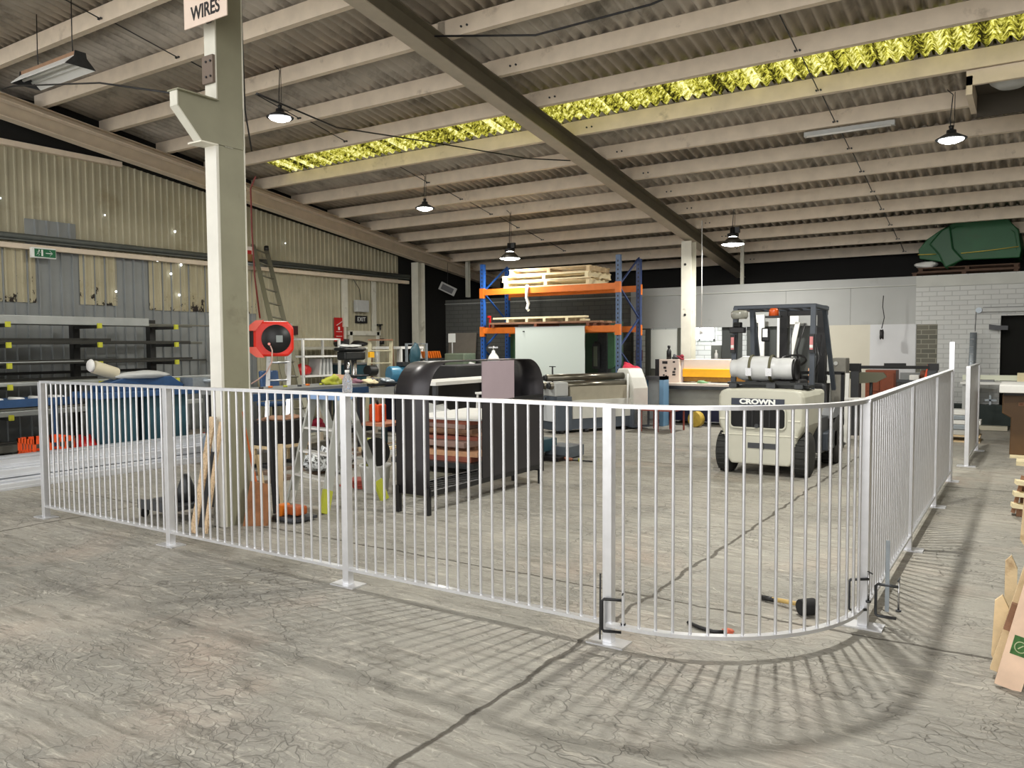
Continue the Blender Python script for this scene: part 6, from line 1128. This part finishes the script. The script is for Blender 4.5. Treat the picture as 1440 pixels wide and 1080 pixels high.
t = thing('roof_fan_box', 'square framed roof opening at the upper right edge of the frame', 'roof vent', (-.35, 10.6, 4.15)); obj('frame', B().bb(-.66, .6, 10.12, 10.17, 4.30, 4.46).bb(-.66, -.6, 10.12, 11.0, 4.2, 4.4), cream, t); obj('lining', B().bb(-.6, .6, 10.98, 11.02, 4.15, 4.42).bb(-.6, .6, 10.2, 11.0, 4.40, 4.42), mat('vent_dark', rgb(70,64,54), .8), t); obj('bowl', B().lathe((-.25, 10.45, 4.3), [(0, 0), (.12, .0), (.2, .06), (.22, .1), (0, .1)], 18), lgrey, t)

# ---------------------------------------------------------------- pallets at the right edge
t = thing('leaning_pallet', 'broken pine pallet leaning at the right edge of the foreground', 'pallet', (.12, 4.05, 0)); st = timber
hb = obj('long_board', B().bar((-.052, 3.98, 0.004), (.14, 3.98, .88), .10, .022, (0,1,0)), mat('rose_pine', rgb(222,192,166), .75, 0, .12, 9, dark=rgb(160,116,100), thr=.66, soft=.06), t)
stamp = mat('stamp_green', rgb(62,104,52), .8, 0, .3, 60)
obj('bearer', B().bar((-.10, 4.10, .03), (.09, 4.10, .80), .045, .05, (0,1,0)), timber, t); obj('dark_block', B().bar((-.05, 4.06, .23), (-.02, 4.06, .35), .05, .03, (0,1,0)), oldw, t)
def shard(x, y, z0, z1, w_, lean, lab):
    return obj('broken_board', B()._add([(x-w_/2, y, z0+.05), (x-w_*.1, y, z0-.0), (x+w_/2, y, z0+.1), (x+w_/2+lean, y, z1-.06), (x+lean*.9, y, z1), (x-w_/2+lean*.6, y, z1-.03), (x-w_/2, y+.024, z0+.05), (x-w_*.1, y+.024, z0-.0), (x+w_/2, y+.024, z0+.1), (x+w_/2+lean, y+.024, z1-.06), (x+lean*.9, y+.024, z1), (x-w_/2+lean*.6, y+.024, z1-.03)], [(0,1,2,3,4,5), (11,10,9,8,7,6), (0,6,7,1), (1,7,8,2), (2,8,9,3), (3,9,10,4), (4,10,11,5), (5,11,6,0)]), timber, t)
shard(-.095, 4.14, .03, .36, .05, .015, ''); shard(-.055, 4.42, .2, .48, .05, .0, ''); shard(.01, 4.72, .45, .74, .07, .02, '')
sp_ = obj('stamp', B().box((-.002, 3.9675, .195), (.075, .002, .085), (0, .216, 0)), stamp, t)
obj('stamp_ring', B().tube([(-.008+.022*math.cos(a), 3.966, .193+.024*math.sin(a)) for a in [2*PI*k/20 for k in range(20)]], .0022, 5, close=True).bar((-.018, 3.966, .186), (.002, 3.966, .202), .003, .004), mat('stamp_pale', rgb(186,190,150), .8), sp_)
obj('stamp_upper', B().box((.035, 3.9675, .31), (.03, .002, .11), (0, .216, 0)), stamp, t)
t = thing('small_pallet', 'short pale pallet standing on edge at the right edge of the frame', 'pallet', (.12, 8.05, 0))
for k, z in enumerate((.30, .2, .10)): obj('slat', B().bar((-.085-.012*k, 7.98, z), (.6, 8.1, z-.06), .11, .035), palew, t)
obj('rear_board', B().bar((-.10, 8.06, .02), (-.03, 8.1, .34), .03, .12, (0,1,0)), oldw, t); obj('block', B().bb(-.075, .5, 8.0, 8.08, 0, .07), oldw, t); obj('inner_board', B().bb(-.05, .55, 8.09, 8.11, .05, .27), oldw, t)

# glowing discs set on the sheeting for daylight through nail holes and tears in the left wall
hb_ = B()
for y, z, r_ in ((5.42, 3.62, .03), (5.65, 3.66, .012), (7.2, 3.62, .012), (8.45, 3.5, .018), (8.1, 2.98, .03), (8.55, 2.93, .02), (8.35, 2.76, .02), (5.35, 2.42, .02), (5.5, 2.42, .02), (7.35, 2.4, .015), (8.5, 2.4, .02), (10.9, 3.55, .012)):
    hb_.cyl((WX+.062, y, z), (WX+.066, y, z), r_, None, 10)
struct('nail_hole_glow', hb_, day)

t = thing('added_office_light', 'added light brightening the office behind the back wall openings', 'ceiling lamp', (-6.4, 17.6, 2.2)); obj('body', B().bb(-7.0, -5.8, 17.55, 17.65, 2.28, 2.34), white, t); obj('tube', B().cyl((-6.95, 17.6, 2.26), (-5.85, 17.6, 2.26), .015), glow, t); area(t, (-6.4, 17.6, 2.2), .6, 55, (1, 1, 1))  # batten and light added to brighten the office interior
WORLD, EXPO = 2.4, 0.1

# ---------------------------------------------------------------- world, camera, view
w = bpy.data.worlds.new('daylight'); scene.world = w; w.use_nodes = True; bg = w.node_tree.nodes['Background']
bg.inputs[0].default_value = (1, .985, .96, 1); bg.inputs[1].default_value = WORLD
f, pitch, roll, yaw = 1113.482, math.radians(2.87051), math.radians(-.32962), math.radians(33.2338)
fw = Vector((-math.sin(yaw)*math.cos(pitch), math.cos(yaw)*math.cos(pitch), -math.sin(pitch))); rt = Vector((math.cos(yaw), math.sin(yaw), 0)); up = rt.cross(fw)
r2 = rt*math.cos(roll)+up*math.sin(roll); u2 = -rt*math.sin(roll)+up*math.cos(roll)
cd = bpy.data.cameras.new('camera'); cam = bpy.data.objects.new('camera', cd); COL.objects.link(cam)
cam.matrix_world = Matrix((r2, u2, -fw)).transposed().to_4x4(); cam.location = (0, 0, 1.5)
cd.sensor_width = 36; cd.lens = f/1440*36; cd.clip_start = .05; cd.clip_end = 200
scene.camera = cam
vs = scene.view_settings; scene.display_settings.display_device = 'sRGB'; vs.view_transform = 'Standard'; vs.look = 'None'; vs.gamma = 1; vs.use_curve_mapping = False; vs.exposure = EXPO
scene.cycles.max_bounces = 8; scene.cycles.diffuse_bounces = 5
